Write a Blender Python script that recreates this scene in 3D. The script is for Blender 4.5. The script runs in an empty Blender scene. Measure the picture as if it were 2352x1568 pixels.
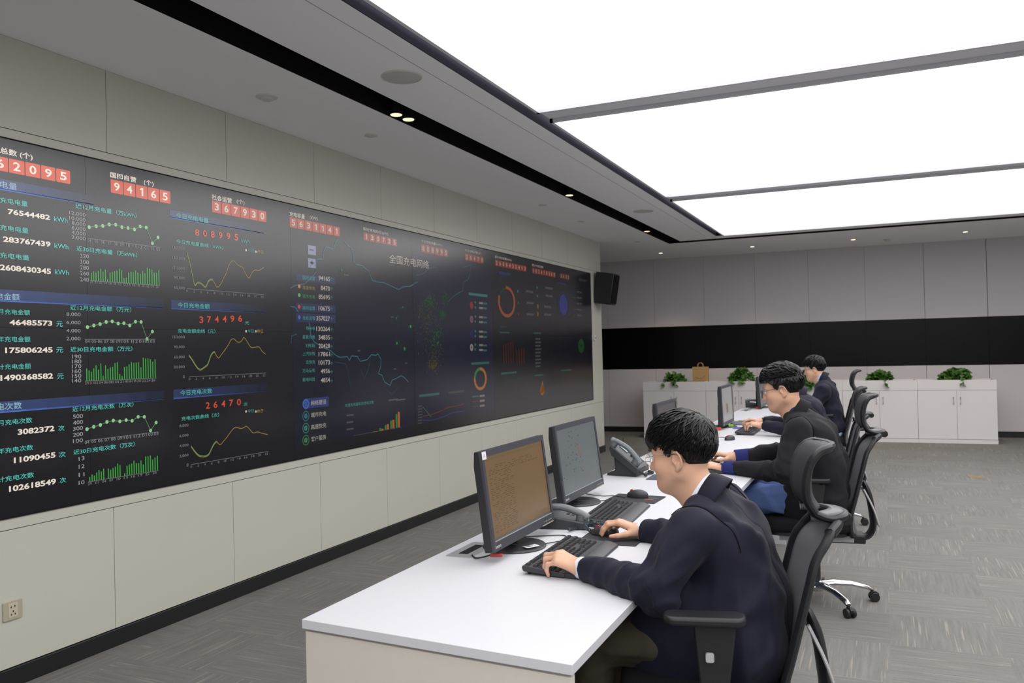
import bpy, bmesh, math, random
import numpy as np
from mathutils import Vector, Matrix, Euler

# ---------------------------------------------------------------- camera, world, exposure
SC = bpy.context.scene
COL = SC.collection
YAW, PITCH, ROLL, FPX = -.42063, .0097212, -.0232354, 1901.94
EYE = np.array([0.0, 0.0, 1.5])


def cam_axes():
    cy, sy, cp, sp = math.cos(YAW), math.sin(YAW), math.cos(PITCH), math.sin(PITCH)
    f = np.array([sy * cp, cy * cp, sp]); r = np.array([cy, -sy, 0.0]); u = np.cross(r, f)
    c, s = math.cos(ROLL), math.sin(ROLL)
    return c * r + s * u, -s * r + c * u, f


AXR, AXU, AXF = cam_axes()
cam_data = bpy.data.cameras.new('camera')
cam_data.sensor_width = 36.0
cam_data.lens = FPX / 2352 * 36.0
cam_data.clip_start = .05
cam_data.dof.use_dof = True
cam_data.dof.focus_distance = 3.5
cam_data.dof.aperture_fstop = 5.6
cam = bpy.data.objects.new('camera', cam_data)
COL.objects.link(cam)
cam.matrix_world = Matrix(((AXR[0], AXU[0], -AXF[0], EYE[0]), (AXR[1], AXU[1], -AXF[1], EYE[1]),
                           (AXR[2], AXU[2], -AXF[2], EYE[2]), (0, 0, 0, 1)))
SC.camera = cam

world = bpy.data.worlds.new('world'); SC.world = world
world.use_nodes = True
world.node_tree.nodes['Background'].inputs[0].default_value = (.5, .52, .55, 1)
world.node_tree.nodes['Background'].inputs[1].default_value = .15

SC.view_settings.view_transform = 'Standard'
SC.view_settings.look = 'None'
SC.view_settings.exposure = 0.14
SC.view_settings.gamma = 1.0
SC.view_settings.use_curve_mapping = False
SC.cycles.max_bounces = 16
SC.cycles.diffuse_bounces = 10
PANEL_STRENGTH = 2.35
PANEL_COLOR = (1.0, .985, .99)


def ray(px, py):
    return AXR * (px - 1176) - AXU * (py - 784) + AXF * FPX


def at_x(px, py, x):
    d = ray(px, py); return EYE + d * ((x - EYE[0]) / d[0])


def at_y(px, py, y):
    d = ray(px, py); return EYE + d * ((y - EYE[1]) / d[1])


def at_z(px, py, z):
    d = ray(px, py); return EYE + d * ((z - EYE[2]) / d[2])


# ---------------------------------------------------------------- materials
def srgb(r, g, b):
    def f(c):
        c /= 255.0
        return c / 12.92 if c <= .04045 else ((c + .055) / 1.055) ** 2.4
    return (f(r), f(g), f(b), 1.0)


MATS = {}


def mat(name, col, rough=.5, metal=0.0, spec=.5, vary=0.0, vscale=6.0, bump=0.0, bscale=200.0, emit=None, estr=0.0,
        sheen=0.0, alpha=1.0, ior=1.5, transmission=0.0, sss=0.0, coat=0.0):
    if name in MATS:
        return MATS[name]
    m = bpy.data.materials.new(name); m.use_nodes = True
    nt = m.node_tree; b = nt.nodes['Principled BSDF']
    b.inputs['Base Color'].default_value = col
    b.inputs['Roughness'].default_value = rough
    b.inputs['Metallic'].default_value = metal
    b.inputs['Specular IOR Level'].default_value = spec
    b.inputs['IOR'].default_value = ior
    b.inputs['Sheen Weight'].default_value = sheen
    b.inputs['Alpha'].default_value = alpha
    b.inputs['Transmission Weight'].default_value = transmission
    b.inputs['Coat Weight'].default_value = coat
    if sss:
        b.inputs['Subsurface Weight'].default_value = sss
        b.inputs['Subsurface Radius'].default_value = (.012, .004, .002)
        b.inputs['Subsurface Scale'].default_value = 1.0
    if emit:
        b.inputs['Emission Color'].default_value = emit
        b.inputs['Emission Strength'].default_value = estr
    tc = nt.nodes.new('ShaderNodeTexCoord')
    if vary:
        n = nt.nodes.new('ShaderNodeTexNoise'); n.inputs['Scale'].default_value = vscale; n.inputs['Detail'].default_value = 5
        nt.links.new(tc.outputs['Object'], n.inputs['Vector'])
        mx = nt.nodes.new('ShaderNodeMix'); mx.data_type = 'RGBA'
        mx.inputs['A'].default_value = tuple(c * (1 - vary) for c in col[:3]) + (1,)
        mx.inputs['B'].default_value = tuple(min(1, c * (1 + vary)) for c in col[:3]) + (1,)
        nt.links.new(n.outputs['Fac'], mx.inputs['Factor'])
        nt.links.new(mx.outputs['Result'], b.inputs['Base Color'])
    if bump:
        n = nt.nodes.new('ShaderNodeTexNoise'); n.inputs['Scale'].default_value = bscale; n.inputs['Detail'].default_value = 3
        nt.links.new(tc.outputs['Object'], n.inputs['Vector'])
        bp = nt.nodes.new('ShaderNodeBump'); bp.inputs['Strength'].default_value = bump; bp.inputs['Distance'].default_value = .002
        nt.links.new(n.outputs['Fac'], bp.inputs['Height'])
        nt.links.new(bp.outputs['Normal'], b.inputs['Normal'])
    MATS[name] = m
    return m


def glow(name, col, s=1.0):
    if name in MATS:
        return MATS[name]
    m = bpy.data.materials.new(name); m.use_nodes = True
    nt = m.node_tree; nt.nodes.clear()
    e = nt.nodes.new('ShaderNodeEmission'); o = nt.nodes.new('ShaderNodeOutputMaterial')
    e.inputs[0].default_value = col; e.inputs[1].default_value = s
    nt.links.new(e.outputs[0], o.inputs[0])
    MATS[name] = m
    return m


def carpet_material():
    m = bpy.data.materials.new('grey_carpet_tiles'); m.use_nodes = True
    nt = m.node_tree; L = nt.links; b = nt.nodes['Principled BSDF']
    b.inputs['Roughness'].default_value = .95; b.inputs['Specular IOR Level'].default_value = .1

    def N(t, **k):
        n = nt.nodes.new(t)
        for a, v in k.items():
            setattr(n, a, v)
        return n

    def M(op, a, c=None):
        n = N('ShaderNodeMath', operation=op)
        for i, v in enumerate((a, c)):
            if v is None:
                continue
            if isinstance(v, (int, float)):
                n.inputs[i].default_value = v
            else:
                L.new(v, n.inputs[i])
        return n.outputs[0]
    tc = N('ShaderNodeTexCoord'); sx = N('ShaderNodeSeparateXYZ'); L.new(tc.outputs['Object'], sx.inputs[0])
    x, y = sx.outputs[0], sx.outputs[1]
    fx, fy = M('FLOOR', M('MULTIPLY', x, 2.0)), M('FLOOR', M('MULTIPLY', y, 2.0))
    chk = M('MODULO', M('ADD', M('ADD', fx, fy), 200.0), 2.0)
    tid = N('ShaderNodeTexWhiteNoise'); tid.noise_dimensions = '2D'
    cv = N('ShaderNodeCombineXYZ'); L.new(fx, cv.inputs[0]); L.new(fy, cv.inputs[1]); L.new(cv.outputs[0], tid.inputs['Vector'])

    def pick(p, q):
        mx = N('ShaderNodeMix', data_type='FLOAT'); L.new(chk, mx.inputs['Factor']); L.new(p, mx.inputs['A']); L.new(q, mx.inputs['B'])
        return mx.outputs['Result']
    u, v = pick(x, y), pick(y, x)          # u runs along the pile lines, v across

    def noise(su, sv, det=2.0):
        c = N('ShaderNodeCombineXYZ'); L.new(M('MULTIPLY', u, su), c.inputs[0]); L.new(M('MULTIPLY', v, sv), c.inputs[1])
        L.new(M('MULTIPLY', tid.outputs['Value'], 37.0), c.inputs[2])
        n = N('ShaderNodeTexNoise'); n.inputs['Scale'].default_value = 1.0; n.inputs['Detail'].default_value = det
        L.new(c.outputs[0], n.inputs['Vector']); return n.outputs['Fac']
    streak = noise(4.0, 70.0, 4.0)
    grain = noise(120.0, 420.0, 2.0)
    thread = noise(3.0, 110.0, 0.0)
    r1 = N('ShaderNodeValToRGB'); L.new(M('ADD', M('MULTIPLY', streak, .6), M('MULTIPLY', grain, .4)), r1.inputs[0])
    r1.color_ramp.elements[0].position = .30; r1.color_ramp.elements[0].color = srgb(110, 109, 107)
    r1.color_ramp.elements[1].position = .72; r1.color_ramp.elements[1].color = srgb(133, 132, 129)
    r2 = N('ShaderNodeValToRGB'); L.new(thread, r2.inputs[0])
    r2.color_ramp.elements[0].position = .70; r2.color_ramp.elements[0].color = (0, 0, 0, 1)
    r2.color_ramp.elements[1].position = .76; r2.color_ramp.elements[1].color = (1, 1, 1, 1)
    mx = N('ShaderNodeMix', data_type='RGBA'); L.new(M('MULTIPLY', r2.outputs[0], .3), mx.inputs['Factor'])
    L.new(r1.outputs[0], mx.inputs['A']); mx.inputs['B'].default_value = srgb(186, 176, 158)
    tone = M('ADD', M('MULTIPLY', tid.outputs['Value'], .07), .965)
    ms = N('ShaderNodeVectorMath', operation='SCALE'); L.new(mx.outputs['Result'], ms.inputs[0]); L.new(tone, ms.inputs['Scale'])
    L.new(ms.outputs[0], b.inputs['Base Color'])
    bp = N('ShaderNodeBump'); bp.inputs['Strength'].default_value = .4; bp.inputs['Distance'].default_value = .003
    L.new(grain, bp.inputs['Height']); L.new(bp.outputs[0], b.inputs['Normal'])
    return m


M_CARPET = carpet_material()
M_CEIL = mat('ceiling_paint', srgb(249, 249, 252), .8, spec=.2)
M_LACQ = mat('greige_lacquer_panel', srgb(200, 200, 188), .26, spec=.35, vary=.02, vscale=1.5)
M_GAP = mat('dark_joint', srgb(60, 60, 56), .8, spec=.1)
M_BLACK = mat('black_recess', srgb(22, 22, 26), .6, spec=.2)
M_BASE = mat('black_baseboard', srgb(32, 33, 34), .35)
M_FABRIC = mat('grey_fabric_panel', srgb(208, 204, 208), .95, spec=.1, vary=.05, vscale=120, bump=.4, bscale=500)
M_BAND = mat('black_glass_band', srgb(12, 12, 13), .25, spec=.15)
M_WHITE = mat('white_laminate', srgb(212, 213, 218), .38, spec=.4)
M_CAB = mat('white_cabinet_paint', srgb(226, 222, 222), .45, spec=.35)
M_GREIGE = mat('greige_laminate', srgb(214, 208, 198), .5, spec=.3, vary=.02, vscale=30)
M_PLASTIC = mat('black_plastic', srgb(30, 31, 34), .42, spec=.45, bump=.15, bscale=900)
M_PLASTIC2 = mat('charcoal_plastic', srgb(52, 53, 58), .4, spec=.45)
M_KEY = mat('key_plastic', srgb(34, 35, 38), .38, spec=.5)
M_CHROME = mat('polished_chrome', srgb(205, 205, 208), .16, metal=1.0)
M_STEEL = mat('brushed_steel', srgb(170, 170, 172), .35, metal=1.0)
M_MESH = mat('grey_chair_mesh', srgb(110, 110, 115), .6, spec=.35, bump=.5, bscale=700)
M_SEAT = mat('black_seat_fabric', srgb(24, 24, 27), .85, spec=.2, bump=.4, bscale=600)
M_LIGHTGREY = mat('light_grey_plastic', srgb(176, 176, 178), .4)


# ---------------------------------------------------------------- mesh building
class MB:
    """collects shapes, then links them as one mesh object"""

    def __init__(self):
        self.v, self.f, self.mi = [], [], []

    def add(self, v, f, mi=0):
        o = len(self.v)
        self.v += [tuple(float(c) for c in p) for p in v]
        self.f += [tuple(i + o for i in q) for q in f]
        self.mi += [mi] * len(f)
        return self

    def box(self, x0, x1, y0, y1, z0, z1, mi=0):
        v = [(x, y, z) for z in (z0, z1) for y in (y0, y1) for x in (x0, x1)]
        f = [(0, 2, 3, 1), (4, 5, 7, 6), (0, 1, 5, 4), (2, 6, 7, 3), (0, 4, 6, 2), (1, 3, 7, 5)]
        return self.add(v, f, mi)

    def prism(self, pts, a0, a1, axis='z', mi=0):
        """outline of 2-d points extruded along an axis (x: pts=(y,z); y: pts=(x,z); z: pts=(x,y))"""
        n = len(pts)

        def P(p, a):
            return {'z': (p[0], p[1], a), 'y': (p[0], a, p[1]), 'x': (a, p[0], p[1])}[axis]
        v = [P(p, a0) for p in pts] + [P(p, a1) for p in pts]
        f = [tuple(range(n))[::-1], tuple(range(n, 2 * n))] + [(i, (i + 1) % n, n + (i + 1) % n, n + i) for i in range(n)]
        return self.add(v, f, mi)

    def cyl(self, c, r, h, n=24, r2=None, mi=0, axis='z'):
        r2 = r if r2 is None else r2
        v = []
        for rr, a in ((r, 0), (r2, h)):
            for i in range(n):
                t = 2 * math.pi * i / n
                p = (rr * math.cos(t), rr * math.sin(t), a)
                if axis == 'x':
                    p = (a, p[0], p[1])
                elif axis == 'y':
                    p = (p[0], a, p[1])
                v.append((p[0] + c[0], p[1] + c[1], p[2] + c[2]))
        f = [tuple(range(n))[::-1], tuple(range(n, 2 * n))] + [(i, (i + 1) % n, n + (i + 1) % n, n + i) for i in range(n)]
        return self.add(v, f, mi)

    def lathe(self, c, prof, n=24, mi=0):
        v = [(c[0] + r * math.cos(2 * math.pi * i / n), c[1] + r * math.sin(2 * math.pi * i / n), c[2] + z) for r, z in prof for i in range(n)]
        f = []
        for k in range(len(prof) - 1):
            for i in range(n):
                j = (i + 1) % n
                f.append((k * n + i, k * n + j, (k + 1) * n + j, (k + 1) * n + i))
        f.append(tuple(range(n))[::-1]); f.append(tuple(range((len(prof) - 1) * n, len(prof) * n)))
        return self.add(v, f, mi)

    def tube(self, pts, r, n=8, mi=0, flat=None, up=(0, 0, 1), closed=False):
        """tube along points; r number or list; flat=(a,b) scales the two cross axes"""
        P = [np.array(p, float) for p in pts]; m = len(P)
        rs = r if isinstance(r, (list, tuple)) else [r] * m
        v = []
        for i in range(m):
            a = P[(i - 1) % m] if (i > 0 or closed) else P[i]
            b = P[(i + 1) % m] if (i < m - 1 or closed) else P[i]
            t = b - a; t /= (np.linalg.norm(t) + 1e-12)
            s = np.cross(t, np.array(up, float))
            if np.linalg.norm(s) < 1e-3:
                s = np.cross(t, np.array((1.0, .01, 0)))
            s /= np.linalg.norm(s); w = np.cross(s, t)
            fa, fb = flat if flat else (1, 1)
            for k in range(n):
                q = 2 * math.pi * k / n
                v.append(P[i] + s * rs[i] * fa * math.cos(q) + w * rs[i] * fb * math.sin(q))
        f = []
        for i in range(m if closed else m - 1):
            for k in range(n):
                j = (k + 1) % n; i2 = (i + 1) % m
                f.append((i * n + k, i * n + j, i2 * n + j, i2 * n + k))
        if not closed:
            f.append(tuple(range(n))[::-1]); f.append(tuple(range((m - 1) * n, m * n)))
        return self.add(v, f, mi)

    def sphere(self, c, r, n=16, mi=0, sc=(1, 1, 1)):
        prof = [(max(1e-5, math.sin(math.pi * k / n)), -math.cos(math.pi * k / n)) for k in range(n + 1)]
        m = MB().lathe((0, 0, 0), prof, n * 2)
        return self.add([(c[0] + p[0] * r * sc[0], c[1] + p[1] * r * sc[1], c[2] + p[2] * r * sc[2]) for p in m.v], m.f, mi)

    def grid(self, fn, nu, nv, mi=0):
        v = [fn(i / nu, j / nv) for i in range(nu + 1) for j in range(nv + 1)]
        f = [(i * (nv + 1) + j, (i + 1) * (nv + 1) + j, (i + 1) * (nv + 1) + j + 1, i * (nv + 1) + j + 1) for i in range(nu) for j in range(nv)]
        return self.add(v, f, mi)

    def xform(self, M):
        self.v = [tuple(M @ Vector(p)) for p in self.v]
        return self


def smooth_path(pts, per=6):
    P = [np.array(p, float) for p in pts]; out = []
    for i in range(len(P) - 1):
        p0, p1, p2, p3 = P[max(0, i - 1)], P[i], P[i + 1], P[min(len(P) - 1, i + 2)]
        for k in range(per):
            t = k / per
            out.append(.5 * ((2 * p1) + (-p0 + p2) * t + (2 * p0 - 5 * p1 + 4 * p2 - p3) * t * t + (-p0 + 3 * p1 - 3 * p2 + p3) * t ** 3))
    out.append(P[-1])
    return out


def obj(name, mb, m, parent=None, loc=None, rot=None, bevel=0.0, seg=2, smooth=35, thick=0.0, sub=0):
    me = bpy.data.meshes.new(name)
    me.from_pydata(mb.v, [], mb.f)
    me.validate()
    for k in (m if isinstance(m, (list, tuple)) else [m]):
        me.materials.append(k)
    if len(me.polygons) == len(mb.mi) and any(mb.mi):
        me.polygons.foreach_set('material_index', mb.mi)
    bm = bmesh.new(); bm.from_mesh(me)
    bmesh.ops.recalc_face_normals(bm, faces=bm.faces)
    bm.to_mesh(me); bm.free()
    if smooth:
        me.polygons.foreach_set('use_smooth', [True] * len(me.polygons))
        me.set_sharp_from_angle(angle=math.radians(smooth))
    o = bpy.data.objects.new(name, me)
    COL.objects.link(o)
    if parent:
        o.parent = parent
    if loc is not None:
        o.location = loc
    if rot is not None:
        o.rotation_euler = rot
    if thick:
        md = o.modifiers.new('solid', 'SOLIDIFY'); md.thickness = thick; md.offset = 0
    if bevel:
        md = o.modifiers.new('bevel', 'BEVEL'); md.width = bevel; md.segments = seg; md.limit_method = 'ANGLE'; md.angle_limit = math.radians(40)
    if sub:
        md = o.modifiers.new('sub', 'SUBSURF'); md.levels = sub; md.render_levels = sub
    return o


def thing(name, label, cat, loc=(0, 0, 0), rotz=0.0, group=None):
    o = bpy.data.objects.new(name, None)
    o.empty_display_size = .1
    COL.objects.link(o)
    o.location = loc; o.rotation_euler = (0, 0, rotz)
    return tag(o, label, cat, group)


def tag(o, label, cat, group=None):
    o['label'] = label; o['category'] = cat
    if group:
        o['group'] = group
    return o


def structure(name, mb, m, **k):
    o = obj(name, mb, m, **k)
    o['kind'] = 'structure'
    return o


def copy_tree(root, loc, rotz, label, group=None):
    """a copy of a thing with copies of its parts and sub-parts"""
    r = root.copy(); COL.objects.link(r); r.location = loc; r.rotation_euler = (0, 0, rotz)
    r['label'] = label
    if group:
        r['group'] = group
    for c in list(root.children):
        d = c.copy(); COL.objects.link(d); d.parent = r
        for g in list(c.children):
            e = g.copy(); COL.objects.link(e); e.parent = d
    return r


def rounded(x0, x1, y0, y1, r, n=5):
    out = []
    for cx, cy, a in ((x1 - r, y1 - r, 0), (x0 + r, y1 - r, 90), (x0 + r, y0 + r, 180), (x1 - r, y0 + r, 270)):
        for k in range(n + 1):
            t = math.radians(a + 90 * k / n)
            out.append((cx + r * math.cos(t), cy + r * math.sin(t)))
    return out


def text_mesh(s, bold=0.0):
    """flat outline of a string: vertices scaled to the unit box, with its faces"""
    cu = bpy.data.curves.new('txt', 'FONT'); cu.body = s; cu.size = 1; cu.offset = bold; cu.resolution_u = 3
    o = bpy.data.objects.new('txt', cu); COL.objects.link(o)
    dg = bpy.context.evaluated_depsgraph_get()
    me = bpy.data.meshes.new_from_object(o.evaluated_get(dg))
    v = np.array([p.co[:2] for p in me.vertices]) if len(me.vertices) else np.zeros((0, 2))
    f = [tuple(p.vertices) for p in me.polygons]
    bpy.data.objects.remove(o); bpy.data.curves.remove(cu); bpy.data.meshes.remove(me)
    if len(v):
        lo, hi = v.min(0), v.max(0)
        v = (v - lo) / np.maximum(hi - lo, 1e-6)
    return v, f
# ---------------------------------------------------------------- the room
ZC = 3.02
XL, XR, YN, YF = -7.0, 8.6, -5.6, 15.2
WALLX, WALLY = -3.70, 11.46
structure('floor', MB().box(XL, XR, YN, YF, -.12, 0), M_CARPET, smooth=0)

# ceiling: slabs between the two slots and around the light field
LX0, LX1 = -1.99, 4.6
S1A, S1B = -2.868, -2.656
YS0, YS1 = 12.02, 12.22
c = MB()
for x0, x1, y0, y1 in ((XL, S1A, YN, YF), (S1A, S1B, YS1, YF), (S1B, -2.09, YN, YS0), (-2.09, XR, 11.76, YS0),
                       (S1B, XR, YS1, YF), (LX1, XR, YN, 11.76), (-2.09, LX1, YN, -5.1)):
    c.box(x0, x1, y0, y1, ZC, ZC + .004)
c.box(S1B + .43, S1B + .434, YN, YS0 - .3, ZC - .0006, ZC + .001, 1)
structure('ceiling', c, [M_CEIL, mat('ceiling_joint', srgb(150, 150, 152), .8)], smooth=0)
c = MB()
c.box(XL, XR, YN, YF, ZC + .30, ZC + .34)
structure('ceiling_void', c, M_BLACK, smooth=0)
# black linear slot with fine ribs along its inner side
c = MB()
c.box(S1A - .01, S1A, YN, YS1, ZC + .0005, ZC + .3)
c.box(S1B, S1B + .01, YN, YS0, ZC + .0005, ZC + .3)
c.box(S1A, XR, YS1, YS1 + .01, ZC + .0005, ZC + .3)
c.box(S1B, XR, YS0 - .01, YS0, ZC + .0005, ZC + .3)
c.box(S1A, S1B, YN, YS1, ZC + .20, ZC + .22)
c.box(S1B, XR, YS0, YS1, ZC + .20, ZC + .22)
for k in range(5):
    c.box(S1B - .018 - k * .02, S1B - .008 - k * .02, YN, YS0, ZC + .06 + k * .012, ZC + .2)
structure('trim_1', c, M_BLACK, smooth=0)
c = MB()
c.box(-2.10, -2.09, YN, 11.77, ZC + .0005, ZC + .16)
c.box(-2.09, LX0, YN, 11.77, ZC + .12, ZC + .14)
structure('trim_2', c, mat('dark_grey_recess', srgb(92, 92, 108), .6), smooth=0)

# light field: framed luminous panels
rows = [(-5.0, -1.74), (-1.5, 1.60), (1.86, 4.916), (5.159, 8.327), (8.592, 11.70)]  # first row is unseen, added behind the camera to brighten the room
M_DIFF = glow('luminous_stretch_panel', PANEL_COLOR + (1,), PANEL_STRENGTH)
M_FRAME = mat('light_frame_paint', srgb(214, 214, 219), .6, spec=.3)
names = ['unseen luminous ceiling panel added farthest behind the camera', 'luminous white ceiling panel behind the camera end of the room', 'nearest of the large luminous ceiling panels, cut by the top edge',
         'middle luminous ceiling panel, between the two wide cross bars', 'farthest luminous ceiling panel, nearest the grey end wall']
for (y0, y1), lab in zip(rows, names):
    t = thing('ceiling_light_panel', lab, 'ceiling light', (2.7, (y0 + y1) / 2, ZC), 0, 'luminous ceiling panels')
    w, h = (LX1 - LX0) / 2, (y1 - y0) / 2
    obj('diffuser', MB().box(LX0 + .022 - 2.7, LX1 - .022 - 2.7, -h + .012, h - .012, .012, .02), M_DIFF, t, smooth=0)
    f = MB()
    f.box(LX0 - 2.7, LX0 + .022 - 2.7, -h - .012, h + .012, -.012, .03); f.box(LX1 - .022 - 2.7, LX1 - 2.7, -h - .012, h + .012, -.012, .03)
    f.box(LX0 - 2.7, LX1 - 2.7, -h - .012, -h + .012, -.012, .03); f.box(LX0 - 2.7, LX1 - 2.7, h - .012, h + .012, -.012, .03)
    obj('frame', f, M_FRAME, t, smooth=0)
c = MB()
for k in range(4):
    c.box(LX0, LX1, rows[k][1] + .014, rows[k + 1][0] - .014, ZC + .012, ZC + .05)
structure('ceiling_light_bars', c, mat('bar_paint', srgb(222, 222, 228), .7), smooth=0)

# left wall with lacquered panels around the video wall
b = MB()
b.box(WALLX - .25, WALLX - .008, YN, WALLY, 0, ZC, 1)
ys = [3.108 + .872 * k for k in range(-8, 10)] + [WALLY]
ys = [y for y in ys if YN < y <= WALLY]
for a, d in zip(ys[:-1], ys[1:]):
    if d - a > .02:
        for z0, z1 in ((2.585, ZC), (.09, .722)):
            b.box(WALLX - .02, WALLX, a + .0018, d - .0018, z0 + .0018, z1 - .0018, 0)
b.box(WALLX - .02, WALLX, YN, WALLY, 2.539, 2.5832, 0)
b.box(WALLX - .02, WALLX, YN, WALLY, .7238, .777, 0)
b.box(WALLX - .02, WALLX, 10.99, WALLY, .777, 2.539, 0)
b.box(WALLX - .25, WALLX - .006, WALLY - .02, WALLY, 0.09, ZC, 0)
structure('wall_left', b, [M_LACQ, M_GAP], smooth=0)
structure('baseboard_left', MB().box(WALLX - .25, WALLX + .012, YN, WALLY + .012, 0, .088), M_BASE, smooth=0, bevel=.002)

# end wall: fabric panels above and below a black glass band, turned a little
BW = Matrix.Translation((0, 14.39, 0)) @ Matrix.Rotation(math.atan(.0395), 4, 'Z')
xs = [-6.9, -5.4, -4.48, -3.632, -2.773, -1.93, -1.086, -.235, .613, 1.474, 2.34, 3.2, 4.05, 4.9, 5.75, 6.6, 7.45, 8.62]
b = MB(); b.box(-7.2, 8.9, .03, .2, 0, ZC, 1)
for a, d in zip(xs[:-1], xs[1:]):
    g = .003 if abs(a - 1.474) > .01 and abs(d - 1.474) > .01 else .008
    b.box(a + g / 2, d - g / 2, 0, .04, 1.835, ZC, 0)
    b.box(a + g / 2, d - g / 2, 0, .04, .09, 1.10, 0)
b.xform(BW)
structure('wall_back', b, [M_FABRIC, M_GAP], smooth=0)
b = MB()
for a, d in zip(xs[:-1], xs[1:]):
    b.box(a + .001, d - .001, .004, .04, 1.103, 1.832, 0)
b.xform(BW); structure('trim_3', b, M_BAND, smooth=0)
b = MB().box(-6.9, 8.6, -.012, .03, 0, .085); b.xform(BW); structure('baseboard_back', b, M_BASE, smooth=0)
# glossy edge strips left on the band's joints
b = MB().box(.085, .27, -.001, .004, 1.836, 1.846); b.box(.62, .93, -.001, .004, 1.834, 1.842); b.box(.32, .95, -.001, .004, 1.096, 1.102)
b.xform(BW); structure('trim_4', b, mat('white_sealant', srgb(214, 214, 220), .4), smooth=0)

M_SIDE = mat('pale_wall_paint', srgb(246, 245, 243), .85)  # unseen walls, put in and painted near white for bounce light
structure('wall_right', MB().box(XR, XR + .1, YN, YF, 0, ZC), M_SIDE, smooth=0)
structure('wall_front', MB().box(XL, XR, YN - .1, YN, 0, ZC), M_SIDE, smooth=0)
structure('wall_far_left', MB().box(XL - .1, XL, YN, YF, 0, ZC), M_SIDE, smooth=0)

# ---------------------------------------------------------------- ceiling fittings
M_DEV = mat('white_device_plastic', srgb(212, 212, 208), .5)


def ceiling_speaker(x, y, lab):
    t = thing('ceiling_speaker', lab, 'ceiling speaker', (x, y, ZC), 0, 'round ceiling speakers')
    obj('grille', MB().lathe((0, 0, 0), [(.001, -.006), (.10, -.006), (.106, -.004), (.106, 0)], 40), mat('speaker_grille', srgb(202, 202, 200), .7, bump=.6, bscale=900), t)
    obj('trim_ring', MB().lathe((0, 0, 0), [(.106, -.0005), (.106, -.008), (.112, -.007), (.115, -.001), (.115, 0), (.106, -.0005)], 40), M_DEV, t)


ceiling_speaker(-2.385, 3.925, 'large round ceiling speaker, the nearest one, beside the black slot')
ceiling_speaker(-2.41, 9.08, 'round ceiling speaker far along the strip beside the light panels')
t = thing('smoke_detector', 'round two-step detector on the ceiling above the screen, nearest one', 'smoke detector', (-3.27, 3.86, ZC), 0)
obj('base_plate', MB().lathe((0, 0, 0), [(.001, -.010), (.052, -.010), (.062, -.005), (.064, 0)], 32), M_DEV, t)
obj('sensor_cap', MB().lathe((0, 0, 0), [(.001, -.024), (.026, -.024), (.034, -.019), (.035, -.009)], 32), M_DEV, t)
for x, y, r, lab in ((-3.225, 4.88, .045, 'flat white ceiling disc, second from the near end'), (-3.24, 8.12, .045, 'flat white ceiling disc halfway along the ceiling'),
                     (-3.27, 9.42, .045, 'flat white ceiling disc, second from the far end'), (-3.20, 11.70, .045, 'flat white ceiling disc nearest the grey end wall')):
    o = obj('ceiling_disc', MB().lathe((0, 0, 0), [(.001, -.008), (r * .86, -.008), (r, -.004), (r, 0)], 28), M_DEV, loc=(x, y, ZC))
    tag(o, lab, 'ceiling disc', 'flat discs on the ceiling')
t = thing('ceiling_sensor', 'small pale sensor on the ceiling before the end wall', 'sensor', (.098, 13.60, ZC), 0)
obj('base_plate', MB().lathe((0, 0, 0), [(.001, -.012), (.05, -.012), (.055, 0)], 28), M_DEV, t)
obj('sensor_cap', MB().lathe((0, 0, 0), [(.001, -.035), (.02, -.034), (.028, -.02), (.03, -.011)], 24), M_DEV, t)

M_BULB = glow('warm_lamp', (1.0, .80, .52, 1), 5.0)
M_BULB2 = glow('warm_dim_lamp', (1.0, .82, .56, 1), 1.1)
for x, lab in ((-3.268, 'leftmost warm downlight before the grey end wall'), (-1.818, 'second warm downlight from the left before the end wall'),
               (-.36, 'third warm downlight from the left before the end wall'), (1.109, 'rightmost warm downlight before the grey end wall')):
    t = thing('downlight', lab, 'downlight', (x, 13.33, ZC), 0, 'warm downlights along the end wall')
    obj('bezel', MB().lathe((0, 0, 0), [(.034, -.001), (.036, -.006), (.047, -.005), (.05, 0), (.034, -.001)], 28), M_DEV, t)
    obj('lamp', MB().lathe((0, 0, 0), [(.001, -.003), (.033, -.003), (.034, -.0005)], 24), M_BULB, t)
    L = bpy.data.lights.new('downlight_beam', 'SPOT'); L.energy = 34; L.color = (1, .8, .55); L.spot_size = math.radians(95); L.spot_blend = .8; L.shadow_soft_size = .03
    lo = bpy.data.objects.new('downlight_beam', L); COL.objects.link(lo); lo.parent = t; lo.location = (0, 0, -.02)
for x, y, lab in ((-2.812, 4.55, 'warm spotlight in the black slot, front one of the near pair'), (-2.80, 4.68, 'warm spotlight in the black slot, rear one of the near pair'),
                  (-2.812, 7.77, 'warm spotlight in the black ceiling slot, halfway along'), (-2.812, 10.75, 'warm spotlight in the black ceiling slot, near its far end')):
    t = thing('slot_spotlight', lab, 'spotlight', (x, y, ZC + .004), 0, 'spotlights in the black slot')
    obj('housing', MB().lathe((0, 0, 0), [(.034, .0), (.044, .0), (.044, .12), (.03, .17), (.001, .17)], 24), M_BLACK, t)
    obj('lamp', MB().lathe((0, 0, 0), [(.001, -.004), (.036, -.004), (.038, -.0005)], 24), M_BULB2, t)
# ---------------------------------------------------------------- the video wall: two rows of display modules and what they show
SX = WALLX + .006          # screen face
VW = thing('video_wall', 'huge dark video wall of charging figures and charts on the left wall', 'video wall', (WALLX, 6.17, .781))
VWO = np.array((WALLX, 6.17, .781))
SY0, SY1, SZ0, SZ1 = 1.367, 10.983, .781, 2.534
M_SCREEN = mat('dark_display_glass', srgb(12, 12, 16), .22, spec=1.0, emit=srgb(26, 27, 38), estr=.2)
pw, ph = (SY1 - SY0) / 6, (SZ1 - SZ0) / 2


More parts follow.
